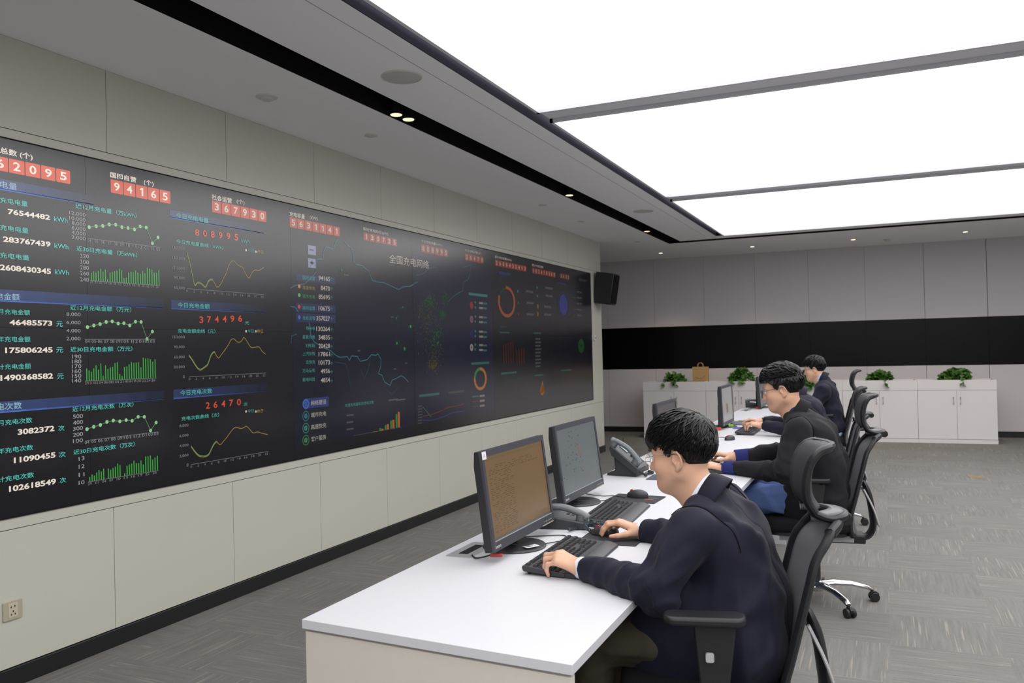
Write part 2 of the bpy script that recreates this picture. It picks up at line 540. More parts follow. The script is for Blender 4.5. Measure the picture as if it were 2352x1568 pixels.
def vw_obj(name, mb, m, **k):
    mb.v = [tuple(np.array(p) - VWO) for p in mb.v]
    return obj(name, mb, m, VW, smooth=0, **k)


for i in range(6):
    for j in range(2):
        vw_obj('display_module', MB().box(WALLX - .02, SX, SY0 + i * pw + .0006, SY0 + (i + 1) * pw - .0006, SZ0 + j * ph + .0006, SZ0 + (j + 1) * ph - .0006), M_SCREEN)
b = MB()
b.box(WALLX - .04, WALLX - .012, SY0, SY1, SZ0, SZ1)
for z in (SZ0 - .006, SZ1):
    b.box(WALLX - .02, SX + .002, SY0 - .006, SY1 + .006, z, z + .006)
for y in (SY0 - .006, SY1):
    b.box(WALLX - .02, SX + .002, y, y + .006, SZ0, SZ1)
vw_obj('bezel', b, M_BLACK)

DISP = {}


def dcol(c, k=1.0):
    key = (c, round(k, 2))
    if key not in DISP:
        r = srgb(*c)
        DISP[key] = mat('display_%d_%d_%d_%d' % (c + (int(k * 100),)), srgb(12, 12, 16), .22, spec=1.0, emit=r, estr=k)
    return DISP[key]


class Layer:
    """flat artwork shown on the screen face, one mesh per kind of content"""

    def __init__(self, name, dx):
        self.name, self.x, self.mb, self.mats, self.dim = name, SX + dx, MB(), [], 1.0  # dim puts the screen's fading at a slanted view into its emission

    def m(self, c, k=1.0):
        q = dcol(c, k * self.dim)
        if q not in self.mats:
            self.mats.append(q)
        return self.mats.index(q)

    def pt(self, px, py):
        p = at_x(px, py, self.x); return p[1], p[2]

    def y_at(self, px, z):
        # the screen column seen at pixel column px at height z
        py = 784.0
        for _ in range(6):
            y, zz = self.pt(px, py)
            y2, z2 = self.pt(px, py + 1)
            py += (z - zz) / (z2 - zz)
        return self.pt(px, py)[0]

    def rect(self, y0, y1, z0, z1, c, k=1.0):
        self.mb.add([(self.x, y0, z0), (self.x, y1, z0), (self.x, y1, z1), (self.x, y0, z1)], [(0, 1, 2, 3)], self.m(c, k))

    def R(self, x0, yt, x1, yb, c, k=1.0, radius=0):
        ya, zt = self.pt(x0, yt); zb = self.pt(x0, yb)[1]
        yb_ = self.y_at(x1, (zt + zb) / 2)
        if radius:
            r = min(zt - zb, yb_ - ya) * radius
            o = rounded(ya, yb_, zb, zt, r, 3)
            self.mb.add([(self.x, p[0], p[1]) for p in o], [tuple(range(len(o)))], self.m(c, k))
        else:
            self.rect(ya, yb_, zb, zt, c, k)
        return ya, yb_, zb, zt

    def fit(self, s, y0, y1, z0, z1, c, k=1.0, bold=0.0):
        v, f = text_mesh(s, bold)
        if len(v):
            self.mb.add([(self.x, y0 + p[0] * (y1 - y0), z0 + p[1] * (z1 - z0)) for p in v], f, self.m(c, k))

    def T(self, s, x0, yb, x1, h, c, k=1.0, bold=0.005):
        y0, z0 = self.pt(x0, yb); z1 = self.pt(x0, yb - h)[1]
        self.fit(s, y0, self.y_at(x1, (z0 + z1) / 2), z0, z1, c, k, bold)

    def poly(self, pts, w, c, k=1.0, world=False):
        P = [np.array(p if world else self.pt(*p)) for p in pts]
        for a, b_ in zip(P[:-1], P[1:]):
            d = b_ - a; L = np.linalg.norm(d)
            if L < 1e-6:
                continue
            d /= L; n = np.array((-d[1], d[0])) * w / 2; e = d * w * .3
            q = [a - n - e, b_ - n + e, b_ + n + e, a + n - e]
            self.mb.add([(self.x, p[0], p[1]) for p in q], [(0, 1, 2, 3)], self.m(c, k))

    def disc(self, px, py, rx, rz, c, k=1.0, a0=0, a1=360, hole=0.0, n=28):
        y, z = self.pt(px, py); v = []
        for i in range(n + 1):
            t = math.radians(a0 + (a1 - a0) * i / n)
            v += [(self.x, y + rx * hole * math.sin(t), z + rz * hole * math.cos(t)), (self.x, y + rx * math.sin(t), z + rz * math.cos(t))]
        self.mb.add(v, [(2 * i, 2 * i + 1, 2 * i + 3, 2 * i + 2) for i in range(n)], self.m(c, k))

    def done(self):
        return vw_obj(self.name, self.mb, self.mats)


PA, CH, TX, CT = Layer('header_bands', .0004), Layer('chart_graphics', .0012), Layer('readout_text', .0016), Layer('counter_tiles', .0008)
WH, CY, GR, GB, OR, BL, YE, OD = (226, 214, 200), (86, 196, 184), (150, 214, 150), (58, 158, 62), (232, 92, 56), (70, 96, 168), (200, 170, 70), (206, 74, 46)
GY = (170, 170, 172)


def Z1(x, y): return x / 3.92, 300 + y / 3.92
def Z2(x, y): return x / 2.9025, 640 + y / 2.9025
def Z3(x, y): return 370 + x / 2.306, 440 + y / 2.306
def Z4(x, y): return 640 + x / 2.656, 470 + y / 2.656
def Z5(x, y): return 940 + x / 3.336, 530 + y / 3.336
def Z6(x, y): return 1110 + x / 3.92, 560 + y / 3.92


def counter(digits, x0, yt, x1, yb, k, edges=None):
    ya, zt = CT.pt(x0, yt); zb = CT.pt(x0, yb)[1]; ye = CT.y_at(x1, (zt + zb) / 2)
    n = len(digits); w = (ye - ya) / n
    for i, d in enumerate(digits):
        a, b_ = ya + w * i + w * .025, ya + w * (i + 1) - w * .025
        o = rounded(a, b_, zb, zt, w * .06, 3)
        CT.mb.add([(CT.x, p[0], p[1]) for p in o], [tuple(range(len(o)))], CT.m(OR, k * (.74 if k > .4 else .58)))
        hw = w * (.22 if d != '1' else .15)
        if d == '1':
            m_, zl, zh, c_ = (a + b_) / 2, zb + (zt - zb) * .2, zb + (zt - zb) * .82, TX.m(WH, k)
            q = [(m_ - .02 * w, zl), (m_ + .12 * w, zl), (m_ + .12 * w, zh), (m_, zh), (m_ - .17 * w, zh - (zh - zl) * .2), (m_ - .12 * w, zh - (zh - zl) * .33), (m_ - .02 * w, zh - (zh - zl) * .24)]
            TX.mb.add([(TX.x, p[0], p[1]) for p in q], [tuple(range(7))], c_)
            continue
        TX.fit(d, (a + b_) / 2 - hw, (a + b_) / 2 + hw, zb + (zt - zb) * .2, zb + (zt - zb) * .82, WH, k, .02)


counter('62095', -20, 355, 162, 388, .95)  # last value drops along the wall: slanted-view fading put into the emission
for (d, a, t, e, b_, k) in (('94165', 253, 411, 392, 441.6, .85), ('367930', 486, 459.5, 612, 486.4, .62), ('5631141', 664.5, 498, 780.4, 521, .46),
                            ('130735', 834, 533, 912, 551, .36), ('808995', 966.4, 560, 1029, 578.6, .27), ('26470', 1067.4, 581.6, 1111, 597.4, .24),
                            ('2608432413', 1136.8, 596, 1209, 610, .24), ('102618565', 1221.7, 614, 1275.8, 627, .2), ('3635', 1286, 627, 1307.7, 638.6, .15)):
    counter(d, a, t, e, b_, k)
for s, a, b_, e, h, k in (('总数 (个)', 0, 354, 75, 17, .85), ('国网自营', 253, 407, 313, 13, .8), ('(个)', 330, 425, 353, 14, .7), ('社会运营', 486, 458, 532.6, 13, .6),
                          ('(个)', 543.5, 468, 561.7, 12, .5), ('充电容量', 664.5, 496, 700, 11, .45), ('(kW)', 711, 504, 729.6, 9, .4), ('实时充电功率(kW)', 834, 530, 891.5, 9, .36),
                          ('今日充电电量(kWh)', 967, 557, 1015, 7.5, .28), ('今日充电次数(次)', 1067.4, 578, 1105, 7, .24), ('累计充电电量(kWh)', 1136.8, 593, 1175, 7, .25),
                          ('累计充电次数', 1221.7, 611, 1247.8, 6, .2)):
    TX.T(s, a, b_, e, h, WH, k, .02)


def band(x0, yt, x1, yb, k=1.0):
    """a header band that fades to the right in five steps, with its bright underline"""
    ya, zt = PA.pt(x0, yt); zb = PA.pt(x0, yb)[1]; ye = PA.y_at(x1, (zt + zb) / 2)
    for i in range(8):
        a, b_ = ya + (ye - ya) * i / 8, ya + (ye - ya) * (i + 1) / 8
        PA.rect(a, b_, zb, zt, (48, 66, 112), k * (1 - i / 8.5) * .8)
        PA.rect(a, b_, zb - .004, zb + .004, (84, 114, 190), k * (1 - i / 8.5) * .8)


band(-2, 410, 215, 433); TX.T('电量', 0, 430.5, 39, 16, (150, 180, 205), .75)
band(-2, 664, 375, 690); TX.T('电金额', -9, 687.5, 45, 16, (150, 190, 205), .75)
band(-2, 922.5, 375, 946.6); TX.T('电次数', -7, 943, 50, 17, (150, 190, 205), .75)
for s, e, b_, num, nx, ne, nb, nh, u, ux, ue, ub, uh in (
        ('充电电量', 63, 465, '76544482', 18, 115, 491.5, 12.5, 'kWh', 124, 155, 507.5, 11), ('充电电量', 65, 528, '283767439', 7, 116, 555, 13, 'kWh', 125, 157, 569, 11),
        ('充电电量', 67, 592, '2608430345', 0, 117, 620, 13.5, 'kWh', 126, 158, 629, 11), ('月充电金额', 69, 721.5, '46485573', 22, 120, 746.5, 13, '元', 129, 144, 750, 13),
        ('年充电金额', 70, 785, '175806245', 12, 121, 811, 13.5, '元', 129, 145, 810, 13), ('计充电金额', 71, 849, '1490368582', 1, 122, 875, 14, '元', 131, 146, 871, 13),
        ('月充电次数', 74, 978, '3082372', 41, 125, 999, 13.5, '次', 134, 148, 990, 13), ('年充电次数', 76, 1043, '11090455', 32, 127.5, 1064, 13.5, '次', 135, 151, 1051, 13),
        ('计充电次数', 78, 1109, '102618549', 21, 128.5, 1130, 14, '次', 137, 152, 1110, 13)):
    TX.T(s, 0 if len(s) == 4 else -5, b_, e, 13, CY, .8); TX.T(num, nx, nb, ne, nh, WH, .9, .03); TX.T(u, ux, ub, ue, uh, CY, .8)


def line_chart(Z, pts, axis, title, tx0, tx1, tb, ylab, yl0, yl1, k=.75):
    CH.poly([Z(*p) for p in pts], .0035, (110, 150, 110), k * .8)
    for p in pts:
        CH.disc(*Z(*p), .0095, .0095, GR, k)
    CH.poly([Z(*p) for p in axis], .003, GY, .3)
    a, b_ = Z(tx0, tb); TX.T(title, a, b_, Z(tx1, tb)[0], 12, CY, k)
    for s, y in ylab:
        w = (yl1 - yl0) * (len(s) / max(len(q[0]) for q in ylab)) ** .9
        a, b_ = Z(yl1 - w, y); TX.T(s, a, b_, Z(yl1, y)[0], 9, GY, .7, 0)
    for i, p in enumerate(pts):
        s = '04 05 06 07 08 09 10 11 12 01 02 03'.split()[i]
        t = (p[0] - pts[0][0]) / (pts[-1][0] - pts[0][0])
        ax = axis[0][1] + (axis[1][1] - axis[0][1]) * t
        a, b_ = Z(p[0] - 15, ax + 30 * (1 if Z is Z1 else .78)); TX.T(s, a, b_, Z(p[0] + 15, 0)[0], 7, GY, .5, 0)


def bar_chart(Z, x0, x1, base0, base1, tops, title, tx0, tx1, tb, ylab, yl0, yl1, xl, k=.8):
    n = len(tops)
    for i, t in enumerate(tops):
        if t is None:
            continue
        x = x0 + (x1 - x0) * i / (n - 1); bs = base0 + (base1 - base0) * i / (n - 1); w = (x1 - x0) / n * .25
        a = Z(x - w, t); b_ = Z(x - w, bs); CH.R(a[0], a[1], Z(x + w, t)[0], b_[1], GB, k)
    CH.poly([Z(x0 - 10, base0 + 2), Z(x1 + 10, base1 + 2)], .003, GY, .3)
    a, b_ = Z(tx0, tb); TX.T(title, a, b_, Z(tx1, tb)[0], 12, CY, k)
    for s, y in ylab:
        a, b_ = Z(yl0, y); TX.T(s, a, b_, Z(yl1, y)[0], 9, GY, .7, 0)
    for i, s in enumerate(xl):
        t = i / (len(xl) - .6); x = x0 + (x1 - x0) * t; bs = base0 + (base1 - base0) * t
        a, b_ = Z(x - 12, bs + 24); TX.T(s, a, b_, Z(x + 14, 0)[0], 5.5, GY, .45, 0)


line_chart(Z1, [(803, 868), (865, 860), (925, 857), (983, 844), (1041, 846), (1097, 868), (1153, 876), (1210, 889), (1262, 862), (1316, 872), (1372, 1013), (1422, 961)],
           [(795, 970), (1440, 1050)], '近12月充电量（万kWh）', 680, 1228, 697,
           [('12,000', 756), ('10,000', 803), ('8,000', 848), ('6,000', 892), ('4,000', 934), ('2,000', 977)], 622, 770)
D15 = '29 31 02 04 06 08 10 12 14 16 18 20 22 24 26'.split()
bar_chart(Z1, 822, 1430, 1347, 1392, [1278, 1265, 1275, 1262, 1243, 1268, 1250, 1335, 1277, 1272, 1264, 1260, 1244, 1255, 1325, 1323, 1277, 1270, 1272, 1257, 1280, 1288, 1262, 1282, 1234, 1242, 1250, 1277, 1278, 1257],
          '近30日充电量（万kWh）', 688, 1235, 1082, [('320', 1143), ('300', 1196), ('280', 1247), ('260', 1299), ('240', 1354)], 722, 800, D15)
line_chart(Z2, [(583, 322), (626, 311), (667, 302), (708, 288), (748, 284), (788, 298), (826, 296), (865, 311), (903, 286), (941, 288), (980, 401), (1016, 352)],
           [(565, 404), (1035, 403)], '近12月充电金额（万元）', 468, 875, 208, [('8,000', 250), ('6,000', 305), ('4,000', 360), ('2,000', 413)], 443, 537)
bar_chart(Z2, 578, 1034, 680, 660, [598, 610, 620, 597, 577, 606, 564, 647, 577, 601, 590, 587, 562, 556, 635, 648, 588, 584, 570, 556, 560, 558, 556, 590, 526, 531, 530, 536, 553, 536],
          '近30日充电金额（万元）', 470, 882, 488, [('190', 532), ('180', 565), ('170', 597), ('160', 629), ('150', 661), ('140', 693)], 480, 542, D15)
line_chart(Z2, [(580, 1002), (625, 986), (669, 974), (713, 954), (755, 945), (799, 950), (841, 942), (881, 946), (921, 920), (962, 920), (1004, 1011), (1041, 958)],
           [(575, 1078), (1055, 1020)], '近12月充电次数（万次）', 483, 890, 888, [('500', 932), ('400', 973), ('300', 1013), ('200', 1054), ('100', 1096)], 487, 553)
bar_chart(Z2, 598, 1049, 1352, 1275, [1322, 1305, 1312, 1292, 1275, 1285, 1267, None, 1265, 1273, 1262, 1253, 1232, 1243, None, 1298, 1247, 1238, 1232, 1213, 1230, 1229, 1211, 1238, 1185, 1183, 1178, 1205, 1192, 1180],
          '近30日充电次数（万次）', 490, 898, 1174, [('13', 1213), ('12', 1266), ('11', 1321), ('10', 1374)], 525, 563, '29 01 04 07 10 13 16 19 22 25'.split())

# middle column of today's figures
for head, bx, bt, bb, hx0, hx1, hb, dig, dx0, dx1, db, unit, ux0, ux1, ub, ttl, tx0, tx1, tb, lb, yl, curve, ax in (
        ('今日充电电量', 45, 95, 135, 80, 250, 138, '808995', 180, 412, 232, 'kWh', 425, 468, 268, '今日充电量曲线（kWh）', 80, 328, 273, 318,
         [('180,000', 302), ('150,000', 357), ('120,000', 410), ('90,000', 463), ('60,000', 516)],
         [(137, 328), (152, 380), (165, 440), (178, 497), (190, 488), (203, 484), (220, 496), (236, 508), (250, 478), (265, 468), (278, 475), (295, 505), (315, 490), (330, 460), (345, 430), (358, 390), (372, 370), (385, 367), (400, 383), (415, 394), (430, 400), (445, 430), (465, 458), (480, 430), (497, 415), (515, 418), (530, 410), (543, 402)],
         [(138, 513), (545, 545)]),
        ('今日充电金额', 53, 572, 618, 88, 258, 613, '374496', 203, 433, 695, '元', 445, 467, 704, '充电金额曲线（元）', 88, 287, 748, 747,
         [('120,000', 778), ('90,000', 831), ('60,000', 885), ('30,000', 938), ('0', 988)],
         [(148, 870), (165, 893), (180, 918), (195, 938), (210, 945), (230, 932), (247, 917), (262, 875), (272, 858), (283, 852), (293, 868), (305, 880), (320, 862), (340, 835), (358, 808), (370, 785), (385, 779), (400, 793), (415, 797), (428, 788), (438, 772), (452, 788), (475, 823), (500, 823), (520, 823), (535, 845), (553, 860)],
         [(150, 980), (555, 960)]),
        ('今日充电次数', 65, 1048, 1095, 102, 270, 1080, '26470', 237, 427, 1150, '次', 437, 458, 1135, '充电次数曲线（次）', 108, 307, 1214, 1172,
         [('8,000', 1250), ('6,000', 1303), ('4,000', 1356), ('2,000', 1410), ('0', 1456)],
         [(160, 1352), (180, 1380), (200, 1400), (220, 1404), (240, 1402), (255, 1390), (270, 1358), (285, 1333), (297, 1327), (313, 1340), (330, 1322), (350, 1298), (370, 1270), (385, 1253), (400, 1249), (425, 1254), (440, 1248), (452, 1242), (465, 1253), (487, 1277), (510, 1272), (530, 1278), (565, 1286)],
         [(160, 1445), (568, 1375)])):
    a, b_ = Z3(bx, bt); band(a, b_, Z3(bx + 500, 0)[0], Z3(0, bb)[1], .6)
    a, b_ = Z3(hx0, hb); TX.T(head, a, b_, Z3(hx1, 0)[0], 12, CY, .6)
    w = (dx1 - dx0) / (len(dig) - .4)
    for i, d in enumerate(dig):
        sl = (db - 232) * 0 + (30 if dig == '808995' else (-8 if dig == '374496' else -22)) * i / len(dig)
        a, b_ = Z3(dx0 + w * i, db + sl); TX.T(d, a, b_, Z3(dx0 + w * i + w * .5, 0)[0], 15, OD, .8, .015)
    a, b_ = Z3(ux0, ub); TX.T(unit, a, b_, Z3(ux1, 0)[0], 8, CY, .5)
    a, b_ = Z3(tx0, tb); TX.T(ttl, a, b_, Z3(tx1, 0)[0], 10, CY, .6)
    o = 8 if dig == '808995' else 0
    for q, (s, c) in enumerate((('今日', CY), ('昨日', YE))):
        a, b_ = Z3(458 + q * 52, lb + o * q); TX.T(s, a, b_, Z3(490 + q * 50, 0)[0], 8, c, .4)
        CH.disc(*Z3(450 + q * 52, lb - 8 + o * q), .008, .008, WH, .5)
    for s, y in yl:
        xr = 125 if dig != '26470' else 145
        a, b_ = Z3(xr - 9.5 * len(s), y); TX.T(s, a, b_, Z3(xr, 0)[0], 7, GY, .4, 0)
    P = [np.array(CH.pt(*Z3(*p))) for p in curve]
    P = [p[:2] for p in smooth_path([np.append(p, 0) for p in P], 3)]
    CH.poly(P, .0045, (176, 150, 74), .5, True)
    n = len(P) * 3 // 8
    CH.poly([p + np.array((0, .006)) for p in P[:n]], .004, (120, 190, 130), .45, True)
    CH.poly([Z3(*p) for p in ax], .003, GY, .3)
    for i in range(12):
        t = i / 11.3; x = ax[0][0] + (ax[1][0] - ax[0][0]) * t; y = ax[0][1] + (ax[1][1] - ax[0][1]) * t
        a, b_ = Z3(x - 4 - (3 if i > 4 else 0), y + 18); TX.T(str(i * 2), a, b_, Z3(x + 5 + (4 if i > 4 else 0), 0)[0], 5, GY, .35, 0)

# map column
for q in (PA, CH, TX, CT):
    q.dim = .85
PA.R(*Z4(75, 395), *Z4(820, 1490), (26, 30, 58), .30)
PA.R(*Z5(22, 165), *Z5(640, 1480), (28, 32, 62), .34)
for y in (245, 325):
    CH.R(*Z4(178, y), *Z4(227, y + 57), (150, 154, 184), .55)
CH.R(*Z4(190, 270), *Z4(214, 277), (40, 40, 60), .5)
TX.R(*Z4(190, 270), *Z4(214, 278), (40, 40, 60), .4)
TX.R(*Z4(192, 349), *Z4(216, 357), (40, 40, 60), .4); TX.R(*Z4(200, 340), *Z4(207, 367), (40, 40, 60), .4)
BX = [(420, 462), (598, 650), (660, 715)]
for t, b_ in BX:
    a = Z4(105, t); CT.R(a[0], a[1], Z4(348, 0)[0], Z4(0, b_)[1], (44, 52, 96), .5)
for s, c, num, y in (('国网运营', CY, '94165', 455), ('高速快充', YE, '8470', 516), ('城市充电', (80, 190, 90), '85695', 569), ('南网运营', CY, '10675', 640), ('社会运营', CY, '357027', 701),
                     ('特来电', CY, '130264', 765), ('星星充电', CY, '34835', 818), ('E充站', CY, '20428', 870), ('上汽安悦', CY, '17861', 921), ('云快充', CY, '10173', 972), ('万马爱充', CY, '4956', 1025), ('聚电科技', CY, '4854', 1080)):
    w = 19 * len(s) + (2 if len(s) > 3 else 0)
    a, b_ = Z4(224 - w, y); TX.T(s, a, b_, Z4(222, 0)[0], 9, c, .38)
    a, b_ = Z4(313 - 13.8 * len(num), y + 5); TX.T(num, a, b_, Z4(313, 0)[0], 10.5, WH, .5, .01)
    a, b_ = Z4(316, y + 7); TX.T('个', a, b_, Z4(332, 0)[0], 8, CY, .4)
for y, c in ((497, (230, 160, 60)), (551, (100, 200, 100)), (622, (220, 90, 70)), (686, (90, 110, 210))):
    CH.disc(*Z4(126, y), .014, .014, c, .6)
for i, (s, c) in enumerate((('网络建设', (72, 112, 190)), ('城市充电', (60, 130, 150)), ('高速快充', (60, 150, 140)), ('客户服务', (70, 150, 80)))):
    y = 1215 + 73.5 * i
    CT.R(*Z4(160, y - 32), *Z4(305, y + 30), (48, 62, 124) if i == 0 else (30, 44, 56), .6 if i == 0 else .3)
    CH.disc(*Z4(166, y), .036, .036, c, .6, hole=.86 if i else 0.0)
    if i:
        CH.disc(*Z4(166, y), .018, .018, c, .55, hole=.3)
    else:
        TX.disc(*Z4(166, y), .022, .022, (40, 70, 140), .6, hole=.7); TX.poly([Z4(154, y + 6), Z4(178, y - 6)], .006, (40, 70, 140), .6)
    a, b_ = Z4(198, y + 10); TX.T(s, a, b_, Z4(290, 0)[0], 11.5, WH, .42)
TX.T('全国充电网络', 894, 603, 985, 20, WH, .42, 0)
MAPC = (70, 150, 165)
CH.dim = TX.dim = .72
CH.poly([Z4(*p) for p in [(400, 222), (412, 240), (440, 262), (455, 300), (452, 340), (470, 362), (510, 372), (548, 405), (570, 460), (605, 472), (640, 475), (680, 492), (730, 517), (765, 500), (800, 497), (850, 470)]], .006, MAPC, .45)
CH.poly([Z4(*p) for p in [(360, 212), (342, 235), (338, 272), (285, 255), (272, 290), (270, 330), (230, 332), (232, 405), (205, 440), (160, 482), (100, 492), (72, 508)]], .006, MAPC, .4)
CH.poly([Z5(*p) for p in [(0, 430), (30, 415), (50, 388), (55, 340), (90, 335), (122, 318), (150, 290), (190, 275), (215, 285), (205, 250), (185, 228)]], .005, MAPC, .3)
CH.poly([Z5(*p) for p in [(405, 250), (410, 280), (475, 260), (468, 310), (455, 370), (415, 395), (410, 460), (370, 480), (340, 500), (300, 540)]], .005, MAPC, .3)
CH.poly([Z4(*p) for p in [(72, 620), (100, 625), (120, 655)]], .006, MAPC, .45)
CH.poly([Z4(*p) for p in [(75, 845), (80, 800), (110, 788)]], .005, MAPC, .35)
CH.poly([Z4(*p) for p in [(185, 720), (195, 790), (215, 835), (270, 870), (320, 892), (345, 915), (370, 930), (420, 926), (432, 950), (445, 922), (480, 925), (498, 955), (540, 945), (565, 915), (595, 918), (605, 908), (625, 945), (622, 990), (608, 1030), (632, 1040), (645, 1080), (680, 1102), (692, 1070), (720, 1058), (748, 1042), (772, 1058), (792, 1082)]], .006, MAPC, .5)
CH.poly([Z4(*p) for p in [(340, 960), (410, 970), (420, 1010), (430, 1060), (438, 1110)]], .004, MAPC, .2)
CH.poly([Z4(*p) for p in [(500, 1005), (520, 1060), (545, 1010), (560, 940)]], .004, MAPC, .2)
CH.poly([Z4(*p) for p in [(650, 1120), (690, 1160), (735, 1110)]], .004, MAPC, .18)
rnd = random.Random(4)
for _ in range(1000):
    cx, cy, sx, sy, c = rnd.choice([(160, 540, 22, 30, (70, 170, 90)), (150, 660, 45, 50, (130, 140, 70)), (215, 820, 30, 50, (70, 170, 90)), (130, 800, 45, 90, (140, 130, 70)),
                                    (195, 960, 32, 60, (130, 130, 60)), (250, 640, 14, 16, (60, 150, 80)), (275, 520, 14, 30, (70, 130, 70)), (100, 600, 40, 60, (110, 120, 60)), (190, 1030, 22, 25, (150, 140, 60))])
    q = Z5(rnd.gauss(cx, sx), rnd.gauss(cy, sy)); r = rnd.uniform(.003, .007)
    CH.disc(*q, r, r, c, rnd.uniform(.12, .34), n=5)
for (x, y, r, k) in ((805, 742, .014, .5), (722, 845, .012, .4), (768, 878, .016, .35), (758, 625, .010, .25), (385, 398, .010, .22), (718, 690, .009, .25)):
    CH.disc(*Z4(x, y), r, r, (70, 190, 110), k, n=8)
    for _ in range(26):
        CH.disc(*Z4(rnd.gauss(x, 18), rnd.gauss(y, 20)), .004, .004, (80, 160, 90), .25, n=4)
for (x, y, w) in ((395, 428, 34), (685, 686, 16), (480, 892, 18), (770, 968, 16), (700, 1003, 18)):
    CH.R(*Z4(x, y - 5), *Z4(x + w, y + 3), GY, .16)
TX.T('年度充电量和充换电次数', *Z4(405, 1235), Z4(580, 0)[0], 8, CY, .4)
for x, g, o, bs in ((584, 1382, 1381, 1388), (620, 1363, 1367, 1381), (654, 1345, 1339, 1373), (687, 1318, 1312, 1366), (720, 1278, 1264, 1360)):
    CH.R(*Z4(x - 7, g), *Z4(x + 5, bs), (60, 150, 70), .55); CH.R(*Z4(x + 7, o), *Z4(x + 19, bs - 2), (220, 120, 50), .55)
CH.poly([Z4(455, 1408), Z4(750, 1356)], .003, GY, .18)
for y in (1287, 1330, 1372):
    CH.R(*Z4(414, y - 6), *Z4(456, y + 4), GY, .16)
for x in (670, 715):
    CH.R(*Z4(x, 1188), *Z4(x + 58, 1197), GY, .18)
for pts, c in (([(105, 1420), (165, 1410), (230, 1385), (300, 1350), (360, 1342), (420, 1325)], (190, 80, 50)), ([(105, 1450), (180, 1450), (260, 1425), (340, 1390), (420, 1380)], (80, 90, 200)), ([(105, 1350), (140, 1390), (168, 1427)], (70, 180, 110))):
    CH.poly([Z5(*p) for p in pts], .006, c, .3)
CH.R(*Z5(75, 1255), *Z5(230, 1275), CY, .16); CH.R(*Z5(300, 1232), *Z5(420, 1248), GY, .1)
for k in range(7):
    CH.R(*Z5(65, 1340 + 22 * k), *Z5(100, 1349 + 22 * k), GY, .12)
CH.R(*Z5(455, 472), *Z5(600, 492), CY, .22); CH.R(*Z5(475, 1008), *Z5(612, 1026), CY, .16)
for y, cs in ((570, [(205, 60, 45)]), (678, [(190, 110, 120), (90, 90, 180)]), (790, [(44, 50, 130)]), (893, [(200, 196, 190), (190, 60, 60)])):
    for q, c in enumerate(cs):
        CH.disc(*Z5(478 + (-3 if y == 678 and q else 0), y - (5 if y == 678 and q else 0)), .036 if q == 0 else (.02 if y == 893 else .03), .036 if q == 0 else (.02 if y == 893 else .03), c, .32) if q == 0 else TX.disc(*Z5(478, y), .014, .014, c, .32)
    for r in (0, 1):
        CH.R(*Z5(500, y - 30 + r * 38), *Z5(512, y - 14 + r * 38), CY, .2)
        CH.R(*Z5(535, y - 26 + r * 38), *Z5(565, y - 10 + r * 38), WH, .22); CH.R(*Z5(567, y - 22 + r * 38), *Z5(595, y - 8 + r * 38), CY, .18)
CH.disc(*Z5(545, 1133), .145, .115, (222, 132, 50), .42, 0, 275, .74, 40); CH.disc(*Z5(545, 1133), .145, .115, (70, 150, 80), .42, 275, 360, .74, 20)
for k, c in enumerate((CY, OD, (70, 150, 80))):
    CH.R(*Z5(482, 1265 + 40 * k), *Z5(530, 1278 + 38 * k), c, .15); CH.R(*Z5(540, 1258 + 38 * k), *Z5(578, 1274 + 38 * k), WH, .2)
# far columns, emission lowered to stand in for slanted-view falloff
CH.dim = .55
CH.disc(*Z6(212, 520), .225, .17, (220, 112, 46), .36, -5, 292, .80, 44); CH.disc(*Z6(212, 520), .20, .15, (70, 150, 70), .2, 294, 354, .93, 16)
for x, y, c in ((305, 415, CY), (308, 518, (80, 170, 80)), (310, 622, (190, 90, 50)), (478, 382, CY), (480, 455, CY)):
    CH.R(*Z6(x, y), *Z6(x + 14, y + 22), c, .2); CH.R(*Z6(x + 80, y), *Z6(x + 145, y + 20), GY, .14)
for y in (560, 630):
    CH.R(*Z6(484, y - 18), *Z6(498, y + 20), (220, 160, 60), .2); CH.R(*Z6(545, y - 8), *Z6(612, y + 14), GY, .15)
CH.disc(*Z6(722, 545), .155, .13, (56, 70, 190), .30); CH.disc(*Z6(722, 545), .21, .17, (60, 90, 150), .12, hole=.9)
CH.disc(*Z6(747, 918), .13, .11, (60, 70, 160), .12, hole=.9); CH.disc(*Z6(882, 918), .125, .095, (54, 130, 62), .22, hole=.2)
for k in range(9):
    h = [905, 900, 890, 882, 880, 955, 940, 935, 950][k]
    CH.R(*Z6(176 + 21.5 * k + (12 if k > 4 else 0), h), *Z6(186 + 21.5 * k + (12 if k > 4 else 0), 1082), (170, 90, 60), .14)
for k in range(9):
    CH.R(*Z6(468, 848 + 31 * k), *Z6(512 + (k * 7) % 11, 862 + 31 * k), GY, .16)
CH.disc(*Z6(533, 1300),   .08, .105, (206, 130, 60), .36, n=3); CH.disc(*Z6(530, 1318), .065, .06, (206, 130, 60), .36)
for x0, y0, x1, y1, c, k in ((135, 245, 245, 272, (60, 90, 160), .2), (145, 735, 205, 752, (60, 110, 160), .15), (150, 790, 235, 804, CY, .13), (450, 795, 520, 808, CY, .13), (160, 1158, 298, 1176, CY, .16),
                             (458, 1178, 540, 1192, CY, .13), (675, 342, 745, 362, (60, 90, 160), .13), (690, 755, 725, 770, (60, 90, 160), .12), (695, 1136, 795, 1148, CY, .12), (860, 310, 932, 330, GY, .06)):
    CH.R(*Z6(x0, y0), *Z6(x1, y1), c, k)
for k in range(5):
    CH.R(*Z6(805, 425 + 53 * k), *Z6(835, 436 + 53 * k), [(70, 90, 190), (70, 150, 80), (80, 90, 160), (170, 70, 60), (70, 150, 80)][k], .13); CH.R(*Z6(840, 422 + 53 * k), *Z6(888, 438 + 53 * k), GY, .09)
